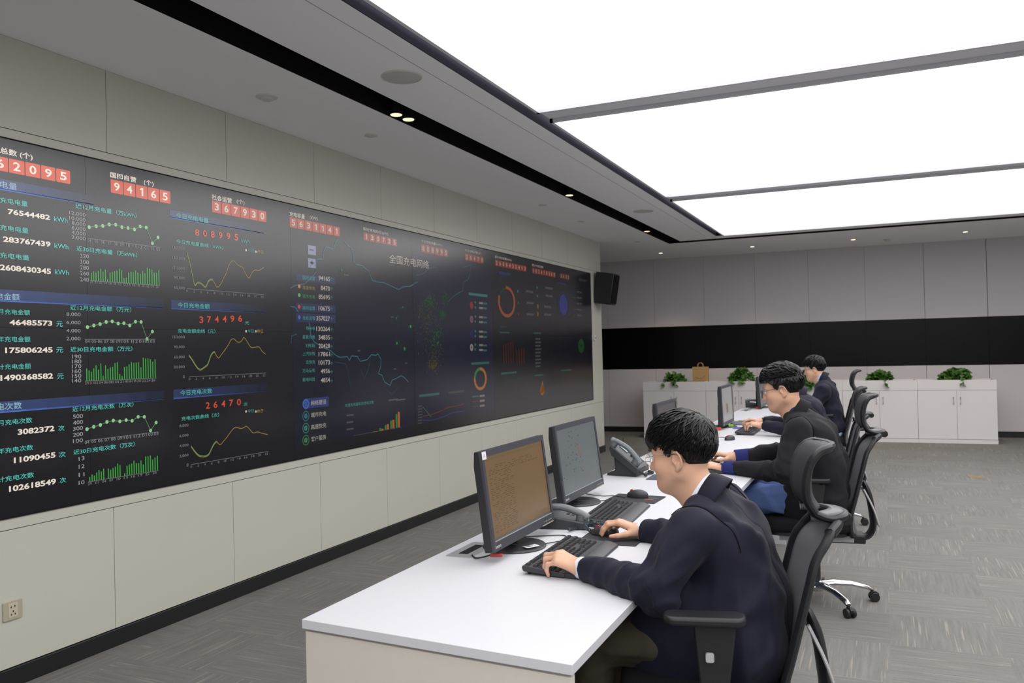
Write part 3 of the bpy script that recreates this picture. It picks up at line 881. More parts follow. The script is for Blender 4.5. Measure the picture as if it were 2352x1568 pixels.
CH.poly([Z6(170, 1243), Z6(300, 1215), Z6(430, 1190)], .006, (70, 150, 120), .14)
PA.done(); CT.done(); CH.done(); TX.done()

# wall fittings beside the screen
t = thing('wall_socket', 'champagne five-hole power socket low on the lacquered wall', 'socket', (WALLX, 2.546, .308))
M_CHAMP = mat('champagne_plastic', srgb(188, 180, 158), .38, metal=.15)
obj('cover_plate', MB().prism(rounded(-.046, .046, 0, .088, .006), 0, .009, 'x'), M_CHAMP, t, bevel=.002)
obj('insert', MB().prism(rounded(-.023, .023, .012, .078, .003), .009, .0105, 'x'), mat('champagne_insert', srgb(198, 190, 168), .4), t, bevel=.0006)
s = MB()
for y, z, w, h in ((-.010, .060, .0025, .008), (.008, .062, .0025, .008), (0, .040, .0028, .008), (-.009, .026, .0025, .008), (.009, .026, .0025, .008)):
    s.box(.0103, .0112, y - w, y + w, z - h / 2, z + h / 2)
obj('socket_slots', s, mat('socket_hole', srgb(52, 48, 40), .7), t, smooth=0)
t = thing('wall_sensor', 'tiny white sensor box on the wall edge beside the screen', 'sensor', (WALLX, 11.07, 1.63))
obj('housing', MB().box(0, .03, -.022, .022, -.03, .045), M_DEV, t, bevel=.006)
obj('lens', MB().cyl((.03, .008, .005), .012, .004, 16, axis='x'), M_BLACK, t)
t = thing('loudspeaker', 'black wall loudspeaker tilted down at the end of the lacquered wall', 'loudspeaker', (WALLX + .02, 11.27, 2.33))
g_ = MB().prism([(-.15, -.14), (.15, -.14), (.13, .12), (-.13, .12)], -.22, .22, 'z')
R_ = Matrix.Translation((.13, 0, 0)) @ Matrix.Rotation(math.radians(9), 4, 'Y') @ Matrix.Rotation(math.radians(-90), 4, 'Z')
g_.xform(R_)
obj('cabinet', g_, M_PLASTIC, t, bevel=.012)
g2 = MB().box(-.125, .125, .12, .13, -.20, .20); g2.xform(R_); obj('grille', g2, mat('speaker_cloth', srgb(26, 26, 27), .9, spec=.1, bump=.5, bscale=500), t, bevel=.004)
obj('bracket', MB().box(-.02, .02, -.04, .04, -.06, .06), M_PLASTIC, t, bevel=.003)
# ---------------------------------------------------------------- the long desk
DZ = .75
DX0, DX1, DY0, DY1 = -1.522, -.690, 1.865, 11.25
t = thing('desk', 'long white desk row running down the room before the video wall', 'desk', (DX1, DY0, 0))
e0, e1 = 1.898 - DY0, 1.849 - DY0
W_ = DX0 - DX1
obj('desktop', MB().prism([(W_, e0), (0, e1), (0, DY1 - DY0), (W_, DY1 - DY0)], DZ - .026, DZ, 'z'), M_WHITE, t, bevel=.0012)
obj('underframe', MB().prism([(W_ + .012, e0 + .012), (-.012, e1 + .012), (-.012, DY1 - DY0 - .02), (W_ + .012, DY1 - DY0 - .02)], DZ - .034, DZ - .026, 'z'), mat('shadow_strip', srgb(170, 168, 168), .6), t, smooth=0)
for y in (0.0, 2.30, 4.60, 6.9, 9.2):
    s0 = e0 if y == 0 else e1
    obj('end_panel', MB().prism([(W_ + .008, s0 + y + .006), (-.006, e1 + y + .006), (-.006, e1 + y + .031), (W_ + .008, s0 + y + .031)], 0, DZ - .034, 'z'), M_GREIGE if y == 0 else M_WHITE, t, bevel=.0008)
obj('modesty_panel', MB().box(W_ + .03, W_ + .048, .05, DY1 - DY0 - .04, .08, DZ - .034), M_GREIGE, t)
obj('cable_tray', MB().box(W_ + .06, W_ + .26, .06, DY1 - DY0 - .06, .52, .55), M_PLASTIC, t)
for x, r in ((-.36, .004), (-.59, .003)):
    obj('scuff_mark', MB().cyl((x, e1 + (e0 - e1) * (x / W_) + .0052, .585), r, .0006, 10, axis='y'), mat('beige_scuff', srgb(176, 152, 116), .8), t, smooth=0)
for i, (x, y) in enumerate(((-1.43, 2.78), (-1.43, 5.05), (-1.43, 7.35), (-1.43, 9.65))):
    g_ = thing('cable_grommet', ['silver cable flap in the desk beside the nearest monitor', 'silver cable flap in the desk behind the telephone', 'silver cable flap in the desk by the edge-on monitor', 'silver cable flap at the far end of the desk'][i], 'cable grommet', (x, y, DZ), 0, 'cable flaps in the desk')
    obj('frame', MB().prism(rounded(-.05, .05, -.115, .115, .006), 0, .0025), mat('satin_aluminium', srgb(205, 205, 206), .35, metal=.6), g_, bevel=.0008)
    obj('brush_opening', MB().box(-.018, .018, -.07, .07, .0025, .0034), M_BLACK, g_, smooth=0)

# ---------------------------------------------------------------- cabinets with planter tops along the end wall
CXS = [-3.620, -2.603, -1.586, -.569, .448, 1.465]
CAB_D = .42
CROT = math.atan(.0395)


def cab_pt(x, dy=0.0, z=0.0):
    p = Matrix.Rotation(CROT, 4, 'Z') @ Vector((x, dy, z)); return (p.x, p.y + 13.46, p.z)


M_POT = mat('planter_soil', srgb(60, 48, 38), .95)


def make_cabinet(lab, x0):
    w = 1.0155
    t = thing('cabinet', lab, 'cabinet', cab_pt(x0), CROT, 'white planter cabinets along the end wall')
    obj('plinth', MB().box(0, w, -.012, CAB_D, 0, .055), M_CAB, t, bevel=.002)
    b = MB()
    b.box(0, w, .02, CAB_D, .058, .745); obj('carcass', b, M_CAB, t)
    b = MB()
    b.box(0, w, 0, .022, .768, .915); b.box(0, w, CAB_D - .022, CAB_D, .768, .915); b.box(0, .018, .022, CAB_D - .022, .768, .915); b.box(w - .018, w, .022, CAB_D - .022, .768, .915)
    b.box(0, w, .01, CAB_D, .746, .768)
    obj('planter_box', b, M_CAB, t, bevel=.0015)
    obj('soil', MB().box(.018, w - .018, .022, CAB_D - .022, .84, .875), M_POT, t)
    for k in (0, 1):
        a = .002 + k * (w / 2); d = obj('door', MB().box(a, a + w / 2 - .004, 0, .019, .062, .763), M_CAB, t, bevel=.0015)
        hx = w / 2 + (-.045 if k == 0 else .045)
        h = MB().tube([(hx, -.002, .565), (hx, -.024, .565), (hx, -.024, .665), (hx, -.002, .665)], .0045, 8)
        obj('handle', h, M_STEEL, d)
    return t


cab0 = make_cabinet('white cabinet at the left end of the row, by the lacquered wall', CXS[0])
for i, lab in enumerate(('second white cabinet from the left, partly behind the edge-on monitor', 'middle white cabinet, hidden behind the seated men',
                         'fourth white cabinet from the left, behind the chair headrests', 'white cabinet at the right end of the row')):
    copy_tree(cab0, cab_pt(CXS[i + 1]), CROT, lab)

# plants spilling out of the planter boxes
M_LEAF = mat('pothos_leaf', srgb(66, 108, 42), .45, spec=.45, vary=.45, vscale=18)
M_STEM = mat('plant_stem', srgb(84, 112, 58), .6)


def leaf(mb, p, d, up, s):
    d = d / np.linalg.norm(d); sd = np.cross(d, up); sd /= (np.linalg.norm(sd) + 1e-9); n = np.cross(sd, d)
    o = []
    for a, w, h in ((0, 0, 0), (.12, .34, .03), (.4, .46, .06), (.72, .26, .02), (1.0, 0, -.10)):
        o.append((a, w, h))
    v = [p]
    for a, w, h in o[1:4]:
        v += [p + d * s * a + sd * s * w + n * s * h * 1.4, p + d * s * a - n * s * .02, p + d * s * a - sd * s * w + n * s * h * 1.4]
    v.append(p + d * s * 1.0 - n * s * .12)
    f = [(0, 1, 2), (0, 2, 3), (1, 4, 5, 2), (2, 5, 6, 3), (4, 7, 8, 5), (5, 8, 9, 6), (7, 10, 8), (8, 10, 9)]
    mb.add(v, f)


def plant(x, lab, seed, wid, hgt, drop):
    rr = random.Random(seed)
    t = thing('potted_plant', lab, 'plant', cab_pt(x, CAB_D / 2, .875), CROT, 'leafy plants on the cabinets')
    lf, st = MB(), MB()
    for k in range(46):
        a = rr.uniform(0, 2 * math.pi); rad = rr.uniform(.15, 1) ** .7
        tip = np.array((math.cos(a) * wid * rad, math.sin(a) * .15 * rad, hgt * (1 - rad ** 2 * .85) * rr.uniform(.6, 1.05) + .02))
        base = np.array((tip[0] * .35, tip[1] * .5, 0.0))
        if rr.random() < drop and math.sin(a) < 0:
            tip = np.array((math.cos(a) * wid * rr.uniform(.3, .9), -CAB_D / 2 - rr.uniform(.02, .06), -rr.uniform(-.03, .07)))
        mid = (base + tip) / 2 + np.array((0, 0, .07 if tip[2] > 0 else .16))
        pth = smooth_path([base, mid, tip], 4)
        st.tube(pth, .0022, 5)
        for i in range(3, len(pth)):
            for _ in range(2):
                d = pth[i] - pth[i - 1] + np.array((rr.gauss(0, .05), rr.gauss(0, .05), rr.gauss(.0, .04)))
                leaf(lf, pth[i], d, np.array((rr.gauss(0, .4), -.4, 1.0)), rr.uniform(.045, .085))
    obj('foliage', lf, M_LEAF, t, smooth=60)
    obj('stems', st, M_STEM, t)


plant(-3.13, 'small bushy green plant at the left end of the cabinets', 1, .17, .11, .14)
plant(-2.07, 'bushy green plant rising to a point beside the far monitor', 2, .19, .22, .06)
plant(-1.07, 'green plant trailing over the middle cabinet behind the farthest man', 3, .17, .15, .4)
plant(-.02, 'green plant with drooping leaves beside the chair headrests', 4, .19, .13, .2)
plant(.985, 'widest leafy green plant, on the right end cabinet', 5, .25, .16, .08)

# kraft paper bag
t = thing('paper_bag', 'brown kraft paper bag standing on the cabinets between two plants', 'bag', cab_pt(-2.70, .17, .915), CROT)
b = MB()
b.add([(-.125, -.05, 0), (.125, -.05, 0), (.125, .05, 0), (-.125, .05, 0), (-.128, -.045, .235), (.124, -.04, .235), (.122, .035, .235), (-.126, .035, .235)],
      [(0, 3, 2, 1), (0, 1, 5, 4), (1, 2, 6, 5), (2, 3, 7, 6), (3, 0, 4, 7)])
M_KRAFT = mat('kraft_paper', srgb(186, 150, 98), .8, vary=.08, vscale=30)
obj('bag_body', b, M_KRAFT, t, smooth=0, thick=.002)
for y in (-.042, .034):
    obj('handle', MB().tube(smooth_path([(-.045, y, .225), (-.042, y, .27), (-.02, y, .295), (.01, y, .297), (.035, y, .275), (.042, y, .225)], 4), .004, 6), M_KRAFT, t)
obj('printed_arc', MB().tube(smooth_path([(-.075, -.0535, .075), (-.03, -.0545, .05), (.03, -.0545, .055), (.085, -.053, .10)], 5), .004, 6, flat=(.25, 1), up=(0, 1, 0)), mat('black_print', srgb(40, 36, 32), .7), t)

# ---------------------------------------------------------------- office chairs (front is -x)
BACKP = [(.338, .952), (.318, .925), (.288, .878), (.266, .80), (.240, .70), (.214, .60), (.196, .53), (.195, .46), (.205, .42)]


def back_mesh():
    P = [np.array(p) for p in smooth_path([(a, 0, b) for a, b in BACKP], 4)]
    n = len(P)

    def hw(t):
        return np.interp(t, [0, .12, .3, .55, .8, 1], [.14, .165, .185, .192, .185, .165])
    m, fr = MB(), [[], []]

    def S(u, v):
        k = u * (n - 1); i = min(int(k), n - 2); p = P[i] * (1 - (k - i)) + P[i + 1] * (k - i)
        q = (v - .5) * 2
        return (p[0] + .045 * (q * q - 1) * -1 * 1.0 + 0.0 - .045 * (1 - 0), q * hw(u) * .96, p[2]) if False else (p[0] - .035 * q * q + .02, q * hw(u) * .96, p[2])
    m.grid(S, n - 1, 14)
    for s in (-1, 1):
        for i in range(n):
            u = i / (n - 1); fr[(s + 1) // 2].append((P[i][0] - .018, s * hw(u), P[i][2]))
    return m, fr


def make_chair(lab, loc, rz, base_mat):
    t = thing('office_chair', lab, 'office chair', loc, rz, 'black mesh office chairs along the desk')
    # seat
    b = MB().prism(rounded(-.29, .19, -.225, .225, .08, 6), .432, .515)
    obj('seat_cushion', b, M_SEAT, t, bevel=.03, seg=4)
    obj('seat_pan', MB().prism(rounded(-.26, .17, -.20, .20, .06), .412, .437), M_PLASTIC, t, bevel=.006)
    mech = MB().box(-.10, .27, -.07, .07, .352, .40); mech.box(-.16, .05, -.10, .10, .385, .414)
    obj('tilt_mechanism', mech, M_PLASTIC, t, bevel=.008)
    obj('mechanism_plate', MB().box(-.20, .20, -.128, -.122, .372, .408), M_LIGHTGREY, t, bevel=.001)
    lv = MB().tube([(-.02, -.10, .39), (-.02, -.24, .385), (-.01, -.29, .37)], .007, 8); lv.prism(rounded(-.035, .02, -.335, -.28, .01), .345, .385)
    obj('lever', lv, M_PLASTIC, t, bevel=.004)
    # back
    m, fr = back_mesh()
    obj('back_mesh', m, M_MESH, t, smooth=60, thick=.006)
    f = MB()
    for side in fr:
        f.tube(side, .017, 10, flat=(.75, 1.15), up=(0, 1, 0))
    f.tube(smooth_path([fr[0][0], (.352, -.08, .968), (.356, 0, .972), (.352, .08, .968), fr[1][0]], 5), .017, 10)
    f.tube([fr[0][-1], (.20, -.1, .405), (.195, 0, .40), (.20, .1, .405), fr[1][-1]], .016, 10)
    obj('back_frame', f, M_PLASTIC, t)
    sp = MB()
    sp.tube(smooth_path([(.272, 0, .70), (.300, 0, .62), (.315, 0, .52), (.318, 0, .44), (.285, 0, .385), (.20, 0, .372)], 5), [.012, .016, .018, .02] + [.022] * 22, 10, flat=(2.4, .8), up=(1, 0, 0))
    obj('back_support', sp, M_PLASTIC, t)
    sw = MB()
    for s in (-1, 1):
        sw.tube(smooth_path([(.268, s * .05, .66), (.312, s * .06, .56), (.338, s * .06, .46), (.325, s * .055, .40)], 5), .008, 8, flat=(1.6, .7))
    obj('support_trim', sw, M_LIGHTGREY, t)
    # headrest: pad that narrows into a loop round an opening
    HP = [(.356, 1.192), (.326, 1.182), (.302, 1.152), (.289, 1.11), (.286, 1.07), (.292, 1.035), (.310, 1.006)]
    Q = smooth_path([(a, 0, b) for a, b in HP], 4); n = len(Q)

    def hwid(u):
        return np.interp(u, [0, .08, .25, .6, 1], [.092, .108, .116, .112, .10])

    def S2(u, v):
        k = u * (n - 1); i = min(int(k), n - 2); p = Q[i] * (1 - (k - i)) + Q[i + 1] * (k - i); q = (v - .5) * 2
        return (p[0] - .03 * q * q, q * hwid(u), p[2])
    pd = MB().grid(S2, n - 1, 12)
    obj('headrest_pad', pd, M_MESH if False else mat('headrest_rubber', srgb(60, 60, 64), .55, spec=.4, bump=.3, bscale=600), t, smooth=60, thick=.016)
    rim = MB()
    for s in (-1, 1):
        pts = [S2(i / 12, .5 + s * .5) for i in range(13)]
        loop = smooth_path([pts[-1], (.31, s * .092, .99), (.34, s * .078, .982), (.372, s * .055, .984), (.385, 0, .986)], 4)
        rim.tube(smooth_path([(a + .006, b, c_) for a, b, c_ in pts], 2) + [np.array(p) for p in loop[1:]], .0125, 10, flat=(1.0, 1.25), up=(0, 1, 0))
    rim.tube([S2(0, v / 10) for v in range(11)], .011, 8)
    obj('headrest_frame', rim, M_PLASTIC, t)
    lp = MB()

    def S3(u, v):     # upper face of the loop: wide horizontal band, open in the middle
        a = math.radians(-100 + 200 * u)
        ri, ro = (.050, .058), (.094, .098)
        x = .292 + (ri[0] * (1 - v) + ro[0] * v) * math.cos(a); y = (ri[1] * (1 - v) + ro[1] * v) * math.sin(a)
        return (x, y, .992 + .004 * math.cos(a) - .006 * v)
    lp.grid(S3, 28, 3)
    obj('headrest_loop', lp, mat('loop_plastic', srgb(88, 88, 92), .35, spec=.5), t, smooth=60, thick=.018)
    obj('headrest_joint', MB().cyl((.388, -.03, .972), .020, .06, 16, axis='y'), M_PLASTIC, t, bevel=.004)
    # arms
    for s in (-1, 1):
        a = obj('armrest', MB().prism(rounded(-.155, .070, s * .272 - .04, s * .272 + .04, .03, 6), .728, .754), M_PLASTIC, t, bevel=.009, seg=3)
        ps = MB().prism([(-.075, .733), (.045, .733), (.02, .55), (.035, .46), (.055, .39), (-.005, .385), (-.04, .46), (-.06, .56)], s * .265 - .016, s * .265 + .016, 'y')
        ps.box(-.02, .05, min(s * .10, s * .265), max(s * .10, s * .265), .38, .40)
        obj('arm_post', ps, M_PLASTIC, a, bevel=.006)
        obj('arm_button', MB().prism(rounded(-.043, -.020, .628, .653, .006), s * .281 - .004, s * .301 + .004, 'y'), M_LIGHTGREY, a, bevel=.001)
    # column and base
    cl = MB().cyl((0, 0, .09), .03, .17, 20); cl.cyl((0, 0, .26), .022, .10, 20)
    obj('gas_column', cl, M_PLASTIC, t)
    hub = MB().lathe((0, 0, .06), [(.02, 0), (.045, .004), (.05, .03), (.036, .055), (.03, .06)], 24)
    obj('hub', hub, base_mat, t)
    for k in range(5):
        a = math.radians(9 + 72 * k); R = Matrix.Rotation(a, 4, 'Z')
        l = MB().tube([(.03, 0, .098), (.10, 0, .108), (.20, 0, .102), (.29, 0, .080), (.315, 0, .066)], [.030, .027, .023, .020, .016], 10, flat=(1.0, .62), up=(0, 0, 1)); l.xform(R)
        lg = obj('leg', l, base_mat, t)
        w = MB()
        for s in (-1, 1):
            w.cyl((.325, s * .010 - (.017 if s < 0 else 0), .026), .026, .017, 20, axis='y')
        w.prism([(.30, .03), (.352, .03), (.352, .045), (.335, .058), (.312, .058), (.30, .045)], -.009, .009, 'y'); w.cyl((.315, 0, .05), .008, .018, 10)
        w.xform(R @ Matrix.Rotation(0, 4, 'Z'))
        obj('caster', w, M_PLASTIC, lg, bevel=.002)
    return t


CH1 = make_chair('nearest black mesh office chair, turned a little to the camera', (-.495, 2.59, 0), math.radians(14), M_CHROME)
copy_tree(CH1, (-.391, 5.12, 0), math.radians(9), 'second black office chair, chrome star base in full view')
CH3 = copy_tree(CH1, (-.485, 7.27, 0), math.radians(6), 'third black office chair, its headrest just above the second chair')
CH4 = copy_tree(CH1, (-.575, 9.45, 0), math.radians(5), 'farthest black office chair, headrest against the white cabinets')
for ch in CH3.children:
    if not ch.name.startswith(('leg', 'hub', 'gas_column')):
        ch.location.z -= .07
M_BBASE = mat('black_base_nylon', srgb(34, 34, 37), .4)
for ch in CH4.children:
    if ch.name.startswith(('leg', 'hub')):
        ch.data = ch.data.copy(); ch.data.materials[0] = M_BBASE
# ---------------------------------------------------------------- things on the desk
M_BEZEL = mat('monitor_bezel', srgb(64, 65, 72), .4, spec=.45)
M_MSIDE = mat('monitor_back', srgb(34, 34, 37), .5)
M_LOGO = mat('silver_print', srgb(200, 200, 204), .4)


def screen_mat(name, c, k, rough=.3):
    return mat(name, srgb(22, 24, 26), rough, spec=.55, emit=srgb(*c), estr=k)


def text_flat(mb, s, M, w, h, mi=0, bold=0.0):
    v, f = text_mesh(s, bold)
    mb.add([tuple(M @ Vector((p[0] * w, p[1] * h, 0))) for p in v], f, mi)


def face_x(x, y, z):
    """frame whose local x runs along +y and local y along +z, facing +x"""
    return Matrix(((0, 0, 1, x), (1, 0, 0, y), (0, 1, 0, z), (0, 0, 0, 1)))


def monitor(lab, x, y, smat, content, tilt=7.0, zb=.045, W=.575, H=.352, rz=0.0, sticker=False, logo=True):
    t = thing('monitor', lab, 'monitor', (x, y, DZ), rz, 'flat monitors on the desk')
    T = Matrix.Translation((0, 0, zb)) @ Matrix.Rotation(math.radians(-tilt), 4, 'Y')
    hw = W / 2
    b = MB().prism([(-.030, .0), (.0, .0), (.0, H), (-.022, H), (-.030, H - .05)], -hw, hw, 'y'); b.box(-.055, -.028, -.13, .13, .06, .28); b.xform(T)
    obj('casing', b, M_MSIDE, t, bevel=.003)
    f = MB(); bw, bb = .017, .034
    f.box(0, .008, -hw, -hw + bw, 0, H); f.box(0, .008, hw - bw, hw, 0, H); f.box(0, .008, -hw + bw, hw - bw, H - .022, H); f.box(0, .008, -hw + bw, hw - bw, 0, bb)
    f.xform(T); fo = obj('bezel', f, M_BEZEL, t, smooth=0)
    sc = MB().box(-.002, .003, -hw + bw, hw - bw, bb, H - .022)
    mats = [smat]
    if content:
        content(sc, mats, hw - bw, bb, H - .022)
    sc.xform(T); obj('screen', sc, mats, t, smooth=0)
    e = MB(); e.box(.004, .0088, -hw + bw, hw - bw, bb - .0015, bb + .001); e.xform(T); obj('screen_edge', e, mat('pale_edge', srgb(150, 152, 158), .3), t, smooth=0)
    if logo:
        q = MB(); text_flat(q, 'Lenovo', T @ face_x(.0084, -hw + .014, .010), .046, .012, 0, .02); obj('logo', q, M_LOGO, fo, smooth=0)
    k = MB()
    for i in range(5):
        k.box(.008, .0092, hw - .105 + i * .017, hw - .098 + i * .017, .013, .0145)
    k.xform(T); obj('buttons', k, M_LOGO, fo, smooth=0)
    ub = MB().box(.002, .0086, hw - .125, hw - .012, -.0005, .0035); ub.xform(T); obj('button_strip', ub, mat('warm_strip', srgb(168, 160, 138), .4), fo, smooth=0)
    if sticker:
        s = MB().box(.008, .0085, -hw + .002, -hw + .034, H - .030, H - .002); s.xform(T)
        so = obj('corner_sticker', s, mat('white_sticker', srgb(226, 226, 232), .5), t, smooth=0)
        s = MB(); text_flat(s, '227', T @ face_x(.0087, -hw + .009, H - .021), .018, .009); obj('sticker_print', s, mat('grey_print', srgb(120, 120, 128), .6), so, smooth=0)
    st = MB().prism([(-.085, .012), (-.045, .012), (-.055, .20), (-.085, .20)], -.035, .035, 'y')
    obj('stand_neck', st, M_MSIDE, t, bevel=.004)
    obj('stand_base', MB().lathe((-.045, 0, 0), [(.118, 0), (.122, .004), (.118, .009), (.03, .014), (.001, .014)], 44), M_PLASTIC2, t)
    return t


def rows_of_text(sc, mats, hw, z0, z1):
    mats.append(screen_mat('brown_screen_text', (92, 72, 46), .7)); mats.append(screen_mat('brown_screen_bar', (106, 92, 58), .8)); mats.append(screen_mat('grey_taskbar', (92, 92, 84), .7))
    rr = random.Random(2)
    sc.box(.003, .0034, -hw, hw, z0, z0 + .010, 3); sc.box(.003, .0034, -hw, hw, z1 - .016, z1 - .008, 2)
    for k in range(34):
        z = z1 - .04 - k * .0072
        if z < z0 + .02:
            break
        y = -hw + .03
        while y < -hw + .21 * (1 if k > 3 else 2.3):
            w = rr.uniform(.008, .03)
            if rr.random() < .72:
                sc.box(.003, .0034, y, y + w, z, z + .0026, 1)
            y += w + rr.uniform(.006, .02)


def map_screen(sc, mats, hw, z0, z1):
    mats.append(screen_mat('teal_screen_mark', (66, 76, 80), .7)); mats.append(screen_mat('red_screen_mark', (150, 92, 84), .7))
    rr = random.Random(7)
    for k in range(46):
        y, z = rr.gauss(-.10, .10), rr.uniform(z0 + .06, z1 - .02)
        if abs(y) < hw - .02:
            sc.box(.003, .0034, y, y + rr.uniform(.003, .012), z, z + rr.uniform(.003, .008), 1)
    for k in range(12):
        y, z = rr.gauss(-.01, .008), rr.gauss(.21, .016); sc.box(.003, .0036, y, y + .010, z, z + .007, 2)
    for z in (z0 + .04, z0 + .09, z0 + .15):
        sc.box(.003, .0036, .03, .05, z, z + .003, 2)


def red_blot(sc, mats, hw, z0, z1):
    mats.append(screen_mat('soft_red_mark', (128, 106, 102), .6))
    for k in range(7):
        sc.box(.003, .0034, -.06 + k * .012, -.04 + k * .012, .10 + .01 * (k % 3), .19 - .008 * (k % 4), 1)


monitor('nearest monitor, amber screen full of text, white corner sticker', -1.255, 2.885, screen_mat('amber_screen', (134, 104, 66), .62), rows_of_text, sticker=True)
monitor('second monitor from the camera, grey-green screen with a red mark', -1.335, 3.80, screen_mat('grey_green_screen', (104, 112, 114), .72), map_screen)
monitor('monitor whose top edge shows just above the nearest man\'s head', -1.40, 5.87, screen_mat('dark_grey_screen', (92, 88, 90), .6), None, tilt=5, zb=.005)
monitor('monitor seen edge-on beyond the second man\'s keyboard, greyish red screen', -1.30, 7.68, screen_mat('pale_grey_screen', (142, 140, 140), .75), red_blot, tilt=2, zb=.03)
monitor('farthest monitor, half hidden by the second man\'s face', -1.29, 10.08, screen_mat('far_grey_screen', (84, 84, 88), .6), None, tilt=4, zb=.02)


# keyboards
ROWS = [(0.0, [1.0, -1, 1, 1, 1, 1, -.5, 1, 1, 1, 1, -.5, 1, 1, 1, 1, -.25, 1, 1, 1, -.25, 1, 1, 1, 1]),
        (1.35, [1] * 13 + [2, -.25, 1, 1, 1, -.25, 1, 1, 1, 1]),
        (2.35, [1.5] + [1] * 12 + [1.5, -.25, 1, 1, 1, -.25, 1, 1, 1, -1]),
        (3.35, [1.75] + [1] * 11 + [2.25, -3.5, 1, 1, 1, -1]),
        (4.35, [2.25] + [1] * 10 + [2.75, -1.25, 1, -1.25, 1, 1, 1, -1]),
        (5.35, [1.25, 1.25, 1.25, 6.25, 1.25, 1.25, 1.25, 1.25, -.25, 1, 1, 1, -.25, 2, 1, -1])]
KEYDATA = {}


def key_mesh(w, d):
    if (w, d) not in KEYDATA:
        m = MB(); g = .0011
        bx = [(-w / 2 + g, -d / 2 + g), (w / 2 - g, -d / 2 + g), (w / 2 - g, d / 2 - g), (-w / 2 + g, d / 2 - g)]
        tp = [(a * (1 - .0042 / (w / 2)), b * (1 - .0042 / (d / 2)) - .0006) for a, b in bx]
        v = [(p[0], p[1], 0) for p in bx] + [(p[0], p[1], .0085) for p in tp]
        m.add(v, [(4, 5, 6, 7), (0, 1, 5, 4), (1, 2, 6, 5), (2, 3, 7, 6), (3, 0, 4, 7)])
        me = bpy.data.meshes.new('key'); me.from_pydata(m.v, [], m.f); me.materials.append(M_KEY)
        KEYDATA[(w, d)] = me
    return KEYDATA[(w, d)]


def keyboard(lab, x, y, rz, detail=True, rest=True):
    """long side along local x before turning; the typist sits on the local -y side (turned to face -x in the room)"""
    t = thing('keyboard', lab, 'keyboard', (x, y, DZ), rz + math.pi / 2, 'black keyboards on the desk')
    U, L = .0198, 22.9
    w = U * L / 2 + .009
    tl = Matrix.Rotation(math.radians(4.5), 4, 'X'); tl = Matrix.Translation((0, 0, .006)) @ tl
    b = MB().prism([(-.072, .0), (.072, .0), (.078, .012), (.076, .019), (-.074, .017), (-.076, .008)], -w, w, 'x'); b.xform(tl)
    obj('case', b, M_PLASTIC2, t, bevel=.003)
    if rest:
        b = MB().prism([(-.128, .0), (-.074, .0), (-.074, .019), (-.10, .017), (-.126, .007)], -w, w, 'x'); b.xform(Matrix.Translation((0, 0, .002)))
        obj('wrist_rest', b, M_PLASTIC2, t, bevel=.003)
    for s in (-1, 1):
        obj('foot', MB().box(s * (w - .03) - .01, s * (w - .03) + .01, .055, .062, 0.0, .014), M_PLASTIC, t)
    y0 = .062
    if not detail:
        m = MB()
    n = 0; extra = MB()
    for ry, ks in ROWS:
        kx = -w + .009
        for k in ks:
            if k < 0:
                kx += -k * U; continue
            kw = k * U; cx, cy = kx + kw / 2, y0 - ry * U * 1.0
            if detail and n < 100:
                o = bpy.data.objects.new('key', key_mesh(kw, U)); COL.objects.link(o); o.parent = t
                o.matrix_local = tl @ Matrix.Translation((cx, cy, .0175)); n += 1
            else:
                q = key_mesh(kw, U)
                extra.add([tuple(tl @ (Matrix.Translation((cx, cy, .0175)) @ p.co)) for p in q.vertices], [tuple(p.vertices) for p in q.polygons])
            kx += kw
    if extra.v:
        o = obj('keys', extra, M_KEY, t, smooth=0); o['kind'] = 'stuff'
    return t


keyboard('black keyboard under the nearest man\'s left hand, before the amber monitor', -1.045, 2.765, math.radians(1.5))
keyboard('black keyboard before the grey-green monitor, nobody typing on it', -1.125, 3.56, math.radians(3))
keyboard('black keyboard under the hands of the second man', -.985, 5.12, 0, detail=False)
keyboard('black keyboard under the third man\'s hands, beyond the lone mouse', -1.06, 7.24, 0, detail=False, rest=False)


# mice and pads
def mouse(lab, x, y, rz, z=DZ):
    t = thing('computer_mouse', lab, 'mouse', (x, y, z), rz, 'black mice on the desk')
    Lm, Wm, Hm = .060, .031, .034
    b = MB()

    def S(u, v):
        a = math.pi * 2 * v; k = math.sin(math.pi * .5 * u)
        rx, ry = Lm * (1 - .0 * u), Wm
        e = math.cos(math.pi / 2 * u ** 1.6)
        return (rx * e * math.cos(a) * (1 - .06 * math.cos(2 * a)), ry * e * math.sin(a) * (1 - .12 * math.cos(2 * a)), .003 + Hm * k * (1 - .22 * (e * math.cos(a)) ** 2 - .12 * e * -math.cos(a)))
    b.grid(S, 12, 28); b.v = [(p[0], p[1], p[2]) for p in b.v]
    obj('shell', b, M_PLASTIC2, t, smooth=60)
    obj('base', MB().prism([(Lm * 1.0 * math.cos(a) * (1 - .06 * math.cos(2 * a)), Wm * math.sin(a) * (1 - .12 * math.cos(2 * a))) for a in [2 * math.pi * i / 28 for i in range(28)]], 0, .004), M_PLASTIC, t)
    obj('scroll_wheel', MB().cyl((-.030, -.0035, .028), .009, .007, 16, axis='y'), mat('red_wheel', srgb(170, 34, 36), .5), t)
    return t


